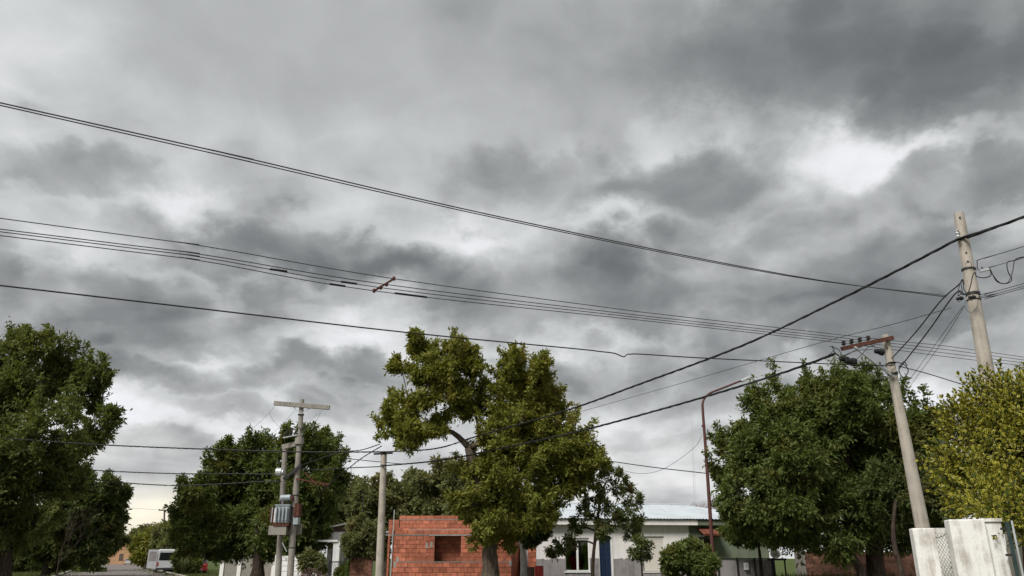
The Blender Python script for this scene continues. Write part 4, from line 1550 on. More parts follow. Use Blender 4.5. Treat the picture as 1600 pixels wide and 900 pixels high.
# crossarm towards the left and the camera
ca = along(sf, sp, 18, 531)
cb = at(1312, 547, 17.55)
arm = MB().bar(ca + Vector((.12, 0, .03)) - Vector((0, .11, 0)), cb - Vector((0, .11, 0)), .07, .09).build('crossarm', M['rust'], small)
INS = []
for px, py in ((1316, 544), (1328, 540.5), (1340.5, 537), (1353.5, 533.5)):
    u = (px - 1312) / (1383 - 1312)
    q = cb.lerp(ca, u) + Vector((0, -.11, .05))
    ins = MB().lathe(q, (0, 0, 1), [(0, .012), (.03, .014), (.035, .05), (.055, .055), (.06, .028), (.085, .03), (.09, .05), (.115, .05), (.13, .02)], 12).build('insulator', M['porcelain'], small, smooth=False)
    INS.append(q + Vector((0, 0, .075)))
lo = along(sf, sp, 18, 590)
MB().bar(cb.lerp(ca, .25) + Vector((0, -.17, -.03)), lo + Vector((-.06, -.13, .0)), .035, .05).build('brace', M['galvanised'], small)
for py, h in ((586, .05), (568, .012)):
    p = along(sf, sp, 18, py)
    MB().lathe(p, (sp - sf).normalized(), [(0, .118), (h, .119)], 18).build('clamp_band', M['dark_metal'], small)
for px, py, s_ in ((1329, 563, 1.0), (1319, 560, .8), (1374, 548, .8)):
    c = at(px, py, 17.4)
    MB().lathe(c - Vector((.14 * s_, 0, .0)), (1, .1, -.18), [(0, .05 * s_), (.02, .075 * s_), (.16 * s_, .08 * s_), (.17 * s_, .10 * s_), (.26 * s_, .10 * s_), (.28 * s_, .06 * s_)], 10).build('cable_clamp', M['black_rubber'], small)

round_pole, rf, rt = pole('utility_pole', 'plain round concrete pole at the left end of the brick house', [(593, 890), (600, 706)], 32, .165, .12)
MB().lathe(rt - Vector((0, 0, .08)), (0, 0, 1), [(0, .15), (.05, .15)], 16).build('clamp_band', M['dark_metal'], round_pole)
MB().bar(rt + Vector((-.4, -.1, -.1)), rt + Vector((.38, -.1, -.06)), .06, .07).build('bracket', M['dark_metal'], round_pole)
p = along(rf, rt, 32, 728)
MB().lathe(p, (0, 0, 1), [(0, .13), (.04, .13)], 16).build('clamp_band', M['dark_metal'], round_pole)

# ------------------------------------------------------------------ transformer on two poles
tr1, f1, t1 = pole('transformer_pole', 'taller concrete pole of the transformer pair with a wide crossarm on top', [(454, 890), (472, 624)], 40, .17, .115, m='concrete_grey', cat='utility pole')
tr2, f2, t2 = pole('transformer_pole', 'shorter concrete pole at the left of the transformer pair', [(435, 890), (445.5, 696)], 40.4, .16, .12, m='concrete_grey', cat='utility pole')
ca0, ca1 = at(428.5, 630, 40 - .14), at(515, 637, 40 - .14)
MB().bar(ca0, ca1, .16, .22).build('crossarm', M['concrete_grey'], tr1)
pb = along(f1, t1, 40, 648)
for u in (.35, .65):
    MB().bar(ca0.lerp(ca1, u) + Vector((0, 0, -.1)), pb + Vector((0, -.12, 0)), .03, .04).build('brace', M['galvanised'], tr1)
MB().lathe(pb - Vector((0, 0, .03)), (0, 0, 1), [(0, .16), (.06, .16)], 14).build('clamp_band', M['dark_metal'], tr1)
pc = along(f1, t1, 40, 689)
MB().lathe(pc - Vector((0, 0, .18)), (0, 0, 1), [(0, .2), (.02, .22), (.34, .22), (.36, .17)], 14).build('collar', M['concrete_grey'], tr1)
MB().bar(pc + Vector((0, .0, -.1)), along(f2, t2, 40, 699) + Vector((-.12, 0, 0)), .16, .24).build('tie_beam', M['concrete_grey'], tr1)
# cut-out fuses hanging in a row
fz = at(459, 676, 39.9)
fa, fb = at(442, 684, 39.8), at(473, 678, 40.0)
MB().bar(fa, fb, .06, .06).build('fuse_rail', M['galvanised'], tr1)
for k in range(4):
    q = fa.lerp(fb, (k + .4) / 4)
    fu = MB().lathe(q + Vector((-.05, 0, .04)), (.55, -.1, 1), [(0, .035), (.06, .07), (.1, .035), (.16, .07), (.2, .035), (.26, .07), (.3, .035), (.38, .03)], 8).build('fuse', M['porcelain'], tr1)
    MB().tube([q + Vector((.16, -.05, .42)), q + Vector((.3, -.1, .30)), q + Vector((.34, -.1, .1))], .018, 5).build('fuse_lead', M['dark_metal'], fu)
# low voltage gear between the poles
jb = at(438, 737, 39.7)
MB().lathe(jb - Vector((.22, 0, 0)), (1, 0, -.1), [(0, .12), (.02, .2), (.28, .2), (.3, .14), (.38, .14)], 14).build('cable_drum', M['galvanised'], tr2, smooth=False)
MB().bar(at(443, 749, 39.8), at(470, 727, 39.8), .10, .14).build('rail', M['dark_metal'], tr1)
MB().bar(at(462, 748, 39.8), at(516, 757, 39.6), .06, .07).build('rusty_arm', M['rust'], tr1)
MB().bar(at(476, 738, 39.7), at(492, 754, 39.7), .05, .06).build('rusty_arm', M['rust'], tr1)
for k in range(5):
    q = at(488 + 6 * k, 753 + k * .9, 39.6)
    MB().lathe(q + Vector((0, 0, -.16)), (0, 0, 1), [(0, .03), (.03, .05), (.09, .05), (.12, .02)], 8).build('insulator', M['rust'], tr1)
# platform and tank
plz = at(450, 836, 40).z
xa_, xb_ = at(423.5, 830, 40).x, at(468, 830, 40).x
hgt = at(450, 822, 40).z - plz
MB().box(xa_, xb_ - .55, 39.55, 39.82, plz, plz + hgt).build('platform_beam', M['concrete_grey'], tr1)
MB().box(at(442, 830, 40).x, xb_, 40.2, 40.45, plz + .03, plz + hgt + .12).build('platform_beam', M['concrete_grey'], tr1)
trf = thing('transformer', 'pale blue grey transformer with rusty radiators on the twin concrete poles', 'transformer', (at(446, 830, 40).x, 40, plz + hgt))
zb_ = plz + hgt + .14
zt_ = at(446, 791, 40).z
x0_, x1_ = at(431.5, 810, 39.8).x, at(453, 810, 39.8).x
MB().box(x0_ - .05, x1_ + .05, 39.5, 40.25, zb_ - .14, zb_).build('skid', M['rust'], trf)
MB().box(x0_, x1_, 39.5, 40.2, zb_, zt_).build('tank', M['transformer'], trf, bevel=.02)
MB().box(x0_ - .04, x1_ + .04, 39.46, 40.24, zt_ + .002, zt_ + .05).build('lid', M['transformer'], trf)
for k in range(4):
    x = x0_ + (x1_ - x0_) * (k + .5) / 4
    MB().box(x - .03, x + .03, 39.36, 39.5, zb_ + .1, zt_ - .08).build('cooling_fin', M['transformer'], trf)
for k, mt in enumerate(('rust', 'transformer', 'rust', 'frame_white')):
    x = at(424 + k * 2.2, 810, 39.8).x
    MB().box(x, x + .045, 39.5, 40.1, zb_ + .02, zt_ - .06 - .02 * k).build('radiator', M[mt], trf)
xr0 = at(460.5, 810, 39.8).x
MB().box(xr0, xr0 + .07, 39.55, 40.1, zb_ + .28, zt_ + .12).box(xr0 + .09, xr0 + .24, 39.55, 40.1, zb_ + .3, zt_ + .1).build('radiator', M['rust'], trf)
MB().box(xr0 - .02, xr0 + .22, 39.6, 40.0, zb_ - .08, zb_ + .27).build('control_box', M['transformer'], trf, bevel=.01)
dz = at(446, 778, 39.8)
MB().lathe(Vector((at(438, 780, 39.8).x, 39.8, dz.z)), (1, 0, .05), [(0, .1), (.02, .14), (.5, .14), (.52, .1)], 14).build('conservator', M['transformer'], trf, smooth=False)
MB().box(at(455, 780, 39.8).x, at(457.5, 780, 39.8).x, 39.7, 39.9, dz.z - .16, dz.z + .12).build('conservator_end', M['rust'], trf)
for k in range(3):
    x = x0_ + (x1_ - x0_) * (k + .6) / 3.4
    MB().lathe((x, 39.85, zt_ + .05), (0, 0, 1), [(0, .05), (.04, .07), (.07, .04), (.11, .07), (.14, .04), (.18, .06), (.22, .02)], 10).build('bushing', M['porcelain'], trf)
for py in (775, 795, 857):
    p = along(f1, t1, 40, py)
    MB().lathe(p, (0, 0, 1), [(0, .165), (.05, .166)], 14).build('clamp_band', M['dark_metal'], tr1)
MB().bar(at(441, 848, 39.7), at(448, 862, 39.8), .05, .05).build('strut', M['galvanised'], tr1)

# far poles with crossarms
for px, py, w, Y, lab in ((257, 796, 9, 130, 'distant wooden pole with a crossarm over the street trees'), (232, 818, 7, 190, 'farthest wooden pole with a crossarm at the street end')):
    t, a, b = pole('distant_pole', lab, [(px - (2 if Y < 150 else 0), 880), (px, py)], Y, .16, .12, m='wood_dark', group='distant poles along the street')
    c = at(px, py + 1.5, Y - .2)
    h = w * Y / 1230
    MB().bar(c - Vector((h, 0, -.04)), c + Vector((h, 0, -.02)), .16, .18).build('crossarm', M['wood_dark'], t)
    for u in (-.85, -.4, .4, .85):
        MB().lathe(c + Vector((h * u, 0, .1)), (0, 0, 1), [(0, .05), (.15, .06), (.2, .03)], 6).build('insulator', M['porcelain'], t)
c = at(567, 872, 58)
an = thing('antenna_mast', 'thin dark antenna mast beside the background trees', 'antenna', (c.x, c.y, 0))
MB().tube([(c.x, c.y, 0), at(567, 765, 58)], .035, 6).build('mast', M['dark_metal'], an)
c = at(1088, 872, 90)
an = thing('radio_mast', 'very thin pale lattice radio mast far behind the zinc roof', 'antenna', (c.x, c.y, 0))
tp_ = at(1081, 655, 90)
mb = MB()
for k in range(3):
    o = Vector((.13 * math.cos(k * 2.09), .13 * math.sin(k * 2.09), 0))
    mb.tube([Vector((c.x, c.y, 0)) + o, tp_ + o], .014, 4)
mb.build('mast', M['galvanised'], an)
mb = MB()
for k in range(40):
    q = Vector((c.x, c.y, 0)).lerp(tp_, k / 40)
    q2 = Vector((c.x, c.y, 0)).lerp(tp_, (k + 1) / 40)
    mb.tube([q + Vector((-.13, 0, 0)), q2 + Vector((.13, 0, 0))], .010, 4, False)
mb.build('lattice', M['galvanised'], an)['kind'] = 'stuff'

# ------------------------------------------------------------------ street lamp
YL = 30
lf_ = at(1116, 895, YL)
lpix = [(1113.5, 860), (1108, 780), (1102.5, 700), (1098, 640), (1098.5, 628), (1102.5, 620), (1111, 613.5), (1130, 606), (1150, 598), (1160, 594.5)]
lp = thing('street_lamp', 'slender rust red street lamp with curved arm before the green house', 'street lamp', (at(1114, 872, YL).x, YL, 0))
pth = [Vector((at(1115, 872, YL).x, YL, -.02))] + [at(px, py, YL) for px, py in lpix]
pp, rr_ = smooth_path(pth, [.075, .072, .066, .058, .05, .046, .044, .042, .040, .038, .036], 4)
MB().tube(pp, rr_, 10).build('post', M['lamp_red'], lp, smooth=True)
h0, h1 = at(1158, 595.5, YL), at(1171, 589.5, YL)
MB().bar(h0, h1, .16, .09).build('lamp_head', M['galvanised'], lp, bevel=.02)
MB().bar(h0 + (h1 - h0) * .25 - Vector((0, 0, .055)), h1 - Vector((0, 0, .055)), .12, .03).build('lens', M['frame_white'], lp)
q = at(1099, 667, YL)
MB().lathe(q, (0, 0, 1), [(0, .065), (.08, .065)], 10).build('collar', M['lamp_red'], lp)


# ------------------------------------------------------------------ wires
def plane_pt(A, Bq, px, py):
    """where the ray meets the upright plane through the plan points A and B"""
    d = direction(px, py)
    e = Vector((Bq[0] - A[0], Bq[1] - A[1]))
    n = Vector((-e.y, e.x))
    t = n.dot(Vector((A[0], A[1]))) / n.dot(Vector((d.x, d.y)))
    return Vector((0, 0, EYE)) + d * t


def run(A, Bq, pix, k=6, ext0=0.0, ext1=0.0):
    p = [plane_pt(A, Bq, *q) for q in pix]
    if ext0:
        d = (p[0] - p[1]).normalized()
        p.insert(0, p[0] + d * ext0)
    if ext1:
        d = (p[-1] - p[-2]).normalized()
        p.append(p[-1] + d * ext1)
    return smooth_path(p, [1] * len(p), k)[0]


def wire(name, label, path, r, m='wire_grey', group=None, cat='cable'):
    return tag(MB().tube(path, r * .85, 6).build(name, M[m], None, smooth=True), label, cat, group)


def bundle(name, label, path, r, m='black_rubber', group=None, pitch=.5, strands=3):
    """a twisted aerial cable of several jacketed strands"""
    fine, acc = [], 0.0
    for a, b in zip(path, path[1:]):
        n = max(1, int((b - a).length / (pitch / 5)))
        for i in range(n):
            fine.append(a.lerp(b, i / n))
    fine.append(path[-1])
    root = thing(name, label, 'cable', path[0], group)
    for s_ in range(strands):
        pts_, acc = [], 0.0
        for i, p in enumerate(fine):
            if i:
                acc += (p - fine[i - 1]).length
            d = (fine[min(i + 1, len(fine) - 1)] - fine[max(i - 1, 0)]).normalized()
            u = d.cross(Vector((0, 0, 1))).normalized()
            w = u.cross(d)
            a = 2 * math.pi * (acc / pitch + s_ / strands)
            pts_.append(p + (u * math.cos(a) + w * math.sin(a)) * r)
        MB().tube(pts_, r * .95, 5).build('strand', M[m], root, smooth=True)
    return root


XD = Vector((SR.x, SR.y, 0))            # along the cross street
bp = along(bf, bt, 13, 462)


def xline(p):
    return (p.x, p.y), (p.x - XD.x * 10, p.y - XD.y * 10)


a_, b_ = xline(bp)
b2 = (b_[0], b_[1])
wire('overhead_wire', 'upper of the two highest wires, running to the tallest pole', run(a_, b2, [(0, 160.5), (350, 239), (800, 343), (1230, 429.5), (1478, 464)], 6, 25), .0085, group='highest pair of wires')
a3 = (bp.x, bp.y + .12)
wire('overhead_wire', 'lower of the two highest wires, close under its twin', run(a3, (a3[0] - XD.x * 10, a3[1] - XD.y * 10), [(0, 164.5), (350, 243.5), (800, 346), (1230, 431), (1480, 462)], 6, 25), .0075, group='highest pair of wires')
# four line wires over the crossarm
L4 = [(341, 435.5, 'first, topmost'), (358, 444.6, 'second'), (362, 449.5, 'third'), (368, 454.5, 'fourth, lowest')]
XS4 = [615.5, 604, 595, 584.5]
SPC, LINES = [], []
for k, (ins, (y0, ym, wd_)) in enumerate(zip(INS[::-1], L4)):
    A_, B_ = xline(ins)
    ipx = 1353.5 - 12.5 * k
    right = [(1480, 541 + 5.5 * k), (1600, 558 + 4.5 * k)]
    pix = [(0, y0), (300, y0 + (ym - y0) * .43), (XS4[k], ym), (1000, ym + (row(ins) - ym) * .56)]
    pth = run(A_, B_, pix, 6, 25)[:-1]
    pr_ = [plane_pt(A_, B_, *q) for q in pix[-1:]] + [ins] + [plane_pt(A_, B_, *q) for q in right]
    d = (pr_[-1] - pr_[-2]).normalized()
    pr_.append(pr_[-1] + d * 12)
    pth = pth + smooth_path(pr_, [1] * len(pr_), 5)[0]
    wire('line_wire', wd_ + ' of the four parallel wires resting on the rusty crossarm', pth, .0085, group='four parallel line wires')
    SPC.append(plane_pt(A_, B_, XS4[k], ym))
    LINES.append((A_, B_))
sp_ = thing('wire_spacer', 'rusty spacer rod holding the four parallel wires apart', 'wire spacer', SPC[0])
e0, e1 = SPC[0], SPC[3]
MB().bar(e0 + (e0 - e1) * .06, e1 + (e1 - e0) * .06, .022, .03).build('rod', M['rust'], sp_)
for q in SPC:
    MB().lathe(q + Vector((0, 0, -.03)), (0, 0, 1), [(0, .02), (.02, .03), (.05, .03), (.07, .015)], 8).build('clip', M['rust'], sp_)
for k, x0, y0, x1, y1, lab in ((1, 421, 420.5, 449, 424, 'dark splice sleeve on the second wire, leftmost of four'), (2, 532, 440, 558, 443.6, 'dark splice sleeve on the third wire'),
                               (3, 514, 443.5, 540, 447.3, 'dark splice sleeve on the lowest wire, left of the spacer rod'), (3, 616, 458, 668, 464.5, 'long dark splice sleeve right of the spacer rod')):
    A_, B_ = LINES[k]
    a, b = plane_pt(A_, B_, x0, y0), plane_pt(A_, B_, x1, y1)
    tag(MB().tube([a, a.lerp(b, .04), a.lerp(b, .96), b], [.010, .019, .019, .010], 8).build('splice_sleeve', M['black_rubber']), lab, 'splice sleeve', 'splice sleeves on the line wires')
# single black cable with a splice kink
lo2 = along(sf, sp, 18, 572)
A_, B_ = xline(lo2 + Vector((-.05, -.15, 0)))
wire('service_cable', 'single black cable with a kink passing the tip of the tall tree',
     run(A_, B_, [(0, 446), (320, 483), (640, 520), (900, 545), (935, 549), (960, 552), (975, 557.5), (992, 553), (1100, 559.5), (1330, 570), (1395, 571)], 4, 25), .0135, 'black_rubber')
wire('service_cable', 'black cable running right from the leaning pole towards the golden bush', run((lo2.x, lo2.y), (lo2.x + XD.x * 5, lo2.y + XD.y * 5), [(1404, 572), (1450, 584), (1512, 603), (1600, 628)], 4, 0, 8), .013, 'black_rubber')
# twisted bundles along the street
bd = along(bf, bt, 13, 372) + Vector((-.05, -.14, 0))
rtop = rt + Vector((0, -.17, .0))
pathD = run((bd.x, bd.y), (rtop.x, rtop.y), [(1496, 374), (1400, 424), (1300, 474), (1160, 540), (1000, 600), (880, 643), (747, 681), (680, 701), (602, 706)], 6)
right = run((bd.x, bd.y), (bd.x - SD.x * 8, bd.y - SD.y * 8), [(1496, 374), (1550, 357), (1600, 339)], 6, 0, 12)
bundle('twisted_cable', 'thick twisted black cable sweeping from the tallest pole down past the tall tree', right[::-1][:-1] + pathD, .0155, pitch=1.1)
ec = at(1306, 552, 17.3)
pathE = run((ec.x, ec.y), (rtop.x, rtop.y), [(1306, 552), (1270, 566), (1200, 590), (1060, 632), (900, 675), (780, 701), (690, 719), (597, 728)], 6)
bundle('twisted_cable', 'lower twisted black cable from the crossarm clamp to the plain round pole', pathE, .017, pitch=1.1)
LFT = (-26.0, 39.0)
bundle('twisted_cable', 'black cable crossing the street from the plain round pole to the far left tree',
       run((rtop.x, rtop.y), LFT, [(602, 706), (470, 706), (300, 701), (140, 694), (0, 684)], 6, 0, 6), .018, pitch=1.2)
tq = along(f1, t1, 40, 742)
bundle('twisted_cable', 'upper of two cables from the transformer poles to the left street trees',
       run((tq.x - .2, tq.y - .3), (-33, 45), [(445, 742), (400, 740.5), (280, 740), (190, 737), (128, 733), (60, 724)], 6, 0, 4), .017, pitch=1.2, group='cables from the transformer to the left')
bundle('twisted_cable', 'lower of two cables from the transformer poles, sagging lowest over the street',
       run((tq.x - .2, tq.y - .35), (-33, 44), [(440, 752), (400, 753), (330, 757), (270, 758.5), (190, 754), (120, 746), (60, 736)], 6, 0, 4), .017, pitch=1.2, group='cables from the transformer to the left')
bundle('twisted_cable', 'short cable rising from the transformer gear to the top of the plain round pole',
       run((tq.x + .3, tq.y - .3), (rtop.x, rtop.y), [(500, 768), (537, 738), (565, 716), (596, 697)], 5), .014, pitch=1.2)
bundle('twisted_cable', 'short cable from the plain round pole bracket across the wide dark tree',
       run((tq.x + .3, tq.y - .5), (rtop.x - .1, rtop.y), [(470, 727), (527, 708), (565, 703), (593, 694)], 5), .013, pitch=1.2)
bundle('twisted_cable', 'slack cable from the lower clamp of the plain round pole to the transformer',
       run((tq.x + .2, tq.y - .4), (rtop.x, rtop.y), [(466, 733), (500, 734), (537, 731.5), (597, 729)], 5), .013, pitch=1.2)
wire('service_wire', 'thin wire from behind the tall tree to the plain pole', run((rtop.x, rtop.y + .3), (2.0, 30), [(537, 716), (597, 722), (640, 724.5), (700, 716)], 5), .018, 'black_rubber')
wire('service_cable', 'dark cable from the tall tree to the street lamp post', run((-1, 31), (at(1103, 740, 30).x, 30), [(800, 694), (880, 709), (947, 719.5), (1020, 730), (1103, 739.5)], 5), .02, 'black_rubber')
wire('service_wire', 'thin slack wire curving up to the street lamp from the young tree', run((4.0, 31), (at(1097, 690, 30).x, 30.1), [(950, 725), (971, 734.5), (1005, 740), (1040, 731), (1084, 700), (1097, 680)], 5), .009)
wire('service_wire', 'long thin wire rising from the tall tree to the tallest pole', run((bp.x, bp.y), (1.2, 30), [(1486, 481), (1390, 508), (1280, 536), (1060, 600), (890, 648)], 5), .0075)
# jumpers between the two right poles
j0, j1 = along(bf, bt, 13, 450), along(sf, sp, 18, 566)
AA, BB = (j0.x - .1, j0.y - .1), (j1.x, j1.y - .14)
wire('jumper_cable', 'left of two thick jumper cables between the right hand poles', run(AA, BB, [(1507, 444), (1504, 437), (1498, 445), (1470, 470), (1430, 520), (1388, 566)], 5), .016, 'black_rubber', 'jumper cables at right')
wire('jumper_cable', 'right of two thick jumper cables between the right hand poles', run(AA, BB, [(1512, 462), (1506, 459), (1497, 455), (1480, 475), (1450, 518), (1405, 576)], 5), .016, 'black_rubber', 'jumper cables at right')
wire('service_wire', 'left of two thin wires slanting below the jumper cables', run((j0.x - .12, j0.y - .1), (10.6, 22), [(1505, 478), (1460, 540), (1412, 606)], 5, 0, 3), .006, group='thin slanting wires at right')
wire('service_wire', 'right of two thin wires slanting below the jumper cables', run((j0.x - .10, j0.y - .1), (11.2, 22), [(1507, 478), (1468, 540), (1420, 606)], 5, 0, 3), .006, group='thin slanting wires at right')


def loop_wire(label, pix, Y, r, group):
    p = [at(px, py, Y) for px, py in pix]
    return wire('cable_loop', label, smooth_path(p, [1] * len(p), 6)[0], r, 'black_rubber', group, 'cable loop')


loop_wire('round coil of cable at the middle of the leaning pole', [(1388, 566), (1400, 566), (1413, 570), (1419, 580), (1412, 590), (1406, 583), (1405, 574), (1412, 565), (1418, 572)], 17.7, .013, 'loops on the leaning pole')
loop_wire('slack cable loop hanging left of the leaning pole', [(1353, 571), (1368, 572), (1372, 585), (1380, 594), (1390, 590), (1398, 582), (1405, 581)], 17.65, .012, 'loops on the leaning pole')
loop_wire('tangle of leads under the rusty crossarm', [(1296, 541), (1310, 546), (1318, 556), (1335, 548), (1350, 540), (1362, 539), (1368, 543)], 17.3, .010, 'loops on the leaning pole')
loop_wire('lead from the crossarm clamp to the last insulator', [(1338, 562), (1348, 552), (1356, 543), (1366, 540)], 17.25, .009, 'loops on the leaning pole')
loop_wire('leads drooping at the left tip of the crossarm', [(1290, 558), (1298, 552), (1304, 545), (1300, 541), (1306, 553), (1318, 560)], 17.2, .010, 'loops on the leaning pole')
loop_wire('upper lead crossing between crossarm and clamp', [(1316, 556), (1332, 550), (1345, 547), (1364, 546)], 17.2, .008, 'loops on the leaning pole')
# right hand runs from the tallest pole
AR = (bp.x + .05, bp.y - .14)
BR = (AR[0] - SD.x * 5, AR[1] - SD.y * 5)
for pix, r, lab in (([(1513, 422), (1530, 421), (1560, 414), (1600, 402)], .0055, 'thin bearer wire right of the tallest pole'),
                    ([(1527, 420), (1527, 411), (1529, 406), (1560, 397), (1600, 385)], .0085, 'upper cable leaving the tallest pole to the right'),
                    ([(1520, 463), (1560, 454), (1600, 443)], .0065, 'upper of three low wires leaving the tallest pole to the right'),
                    ([(1520, 465), (1560, 458), (1600, 447)], .0065, 'middle of three low wires leaving the tallest pole to the right'),
                    ([(1518, 467), (1560, 461), (1600, 450)], .0065, 'lowest of three low wires leaving the tallest pole to the right')):
    wire('service_cable', lab, run(AR, BR, pix, 4, 0, 8), r, 'black_rubber', 'wires leaving to the right')
loop_wire('deep U shaped cable loop right of the tallest pole', [(1600, 402), (1585, 407), (1574, 410), (1575, 424), (1581, 437), (1572, 443), (1558, 440), (1549, 425), (1545, 421)], 12.6, .010, 'loops on the tallest pole')
loop_wire('inner U shaped cable loop right of the tallest pole', [(1600, 401), (1586, 406), (1582, 425), (1575, 441), (1563, 442), (1553, 432), (1547, 420)], 12.55, .009, 'loops on the tallest pole')
loop_wire('S shaped black lead across the tallest pole', [(1547, 420), (1548, 430), (1538, 434), (1526, 432), (1524, 426), (1520, 430), (1516, 448), (1511, 459), (1504, 460), (1498, 455)], 12.7, .011, 'loops on the tallest pole')
loop_wire('small wire ring near the top clamp of the tallest pole', [(1511, 423), (1509, 415), (1511, 409), (1516, 409), (1518, 415), (1517, 423)], 12.8, .005, 'loops on the tallest pole')
loop_wire('thin ring of wire under the low clamp of the tallest pole', [(1509, 468), (1508, 478), (1513, 487), (1521, 487), (1527, 478), (1529, 466)], 12.75, .004, 'loops on the tallest pole')
loop_wire('hairpin lead at the left of the tallest pole', [(1501, 441), (1503, 455), (1497, 462), (1499, 446), (1504, 439), (1506, 452), (1510, 458)], 12.7, .009, 'loops on the tallest pole')
for px, py, lab in ((1538, 422, 'pale cable connector right of the tallest pole'),):
    c = at(px, py, 12.6)
    t = thing('cable_connector', lab, 'connector', c)
    MB().bar(c + Vector((-.08, 0, -.02)), c + Vector((.08, 0, .02)), .04, .05).build('case', M['galvanised'], t, bevel=.008)
    MB().tube([c + Vector((-.03, 0, .02)), c + Vector((-.03, 0, .06))], .012, 6).build('bolt', M['dark_metal'], t)
for px, py, lab in ((1500, 467, 'dark strain clamp left of the tallest pole'), (1519, 465, 'dark strain clamp on the front of the tallest pole')):
    c = at(px, py, 12.75)
    t = thing('strain_clamp', lab, 'cable clamp', c, 'strain clamps on the tallest pole')
    MB().lathe(c - Vector((.07, 0, .0)), (1, 0, .1), [(0, .012), (.03, .035), (.06, .02), (.08, .04), (.11, .035), (.14, .012)], 8).build('body', M['black_rubber'], t)
    MB().tube([c + Vector((-.04, 0, 0)), c + Vector((-.06, -.02, -.05)), c + Vector((-.02, -.02, -.06))], .007, 5).build('bail', M['dark_metal'], t)
# thin drops at the transformer crossarm
for k, (pix, lab) in enumerate(((((429, 634), (420, 646), (400, 665), (372, 690)), 'thin wire falling left from the end of the wide crossarm'), (((462, 640), (440, 664), (415, 688)), 'thin wire falling left from the middle of the wide crossarm'),
                                (((421, 645), (428, 658), (443, 672)), 'slack jumper from the falling wire to the fuses'), (((505, 640), (495, 648), (475, 668)), 'jumper from the right end of the wide crossarm to the fuses'),
                                (((501, 645), (492, 660), (476, 670)), 'lower jumper at the right end of the wide crossarm'))):
    p = [at(px, py, 39.7) for px, py in pix]
    wire('jumper_wire', lab, smooth_path(p, [1] * len(p), 5)[0], .008, group='jumpers on the transformer poles')
p = [at(100, 792.5, 150), at(190, 793.5, 140), at(254, 797, 130)]
wire('service_wire', 'faint distant wire low over the street end', smooth_path(p, [1] * 3, 5)[0], .02)
wire('service_wire', 'thin wire drooping over the white gabled house', [at(549, 731, 38), at(549.5, 764, 38)], .008)


# ------------------------------------------------------------------ house at the end of the street
E = frame(150, 222, rad(4))
eh = thing('end_house', 'tan plastered house with dark hipped roof at the far end of the street', 'house', E.translation)
ex1, ez1 = on_face(E, 207, 857)
MB(E).box(0, ex1, 0, 8, 0, ez1).build('wall', M['tan_wall'], eh)
zr_ = on_face(E, 190, 850)[1]
MB(E).box(ex1 * .42, ex1 * .95, .4, 7, ez1, zr_).build('parapet', M['tan_wall'], eh)
MB(E).box(ex1 * .40, ex1 * .97, .2, 7.2, zr_ + .002, zr_ + .25).build('roof', M['brown_board'], eh)
for a, b, z0, z1, nm in ((.18, .28, 0, 2.7, 'door'), (.655, .77, .9, 2.7, 'window')):
    MB(E).box(ex1 * a, ex1 * b, -.05, .02, z0, z1).build(nm, M['wood_dark'], eh)
MB(E).box(-.1, ex1 * 1.02, -.12, -.002, ez1 - .25, ez1 + .05).build('cornice', M['tan_wall'], eh)


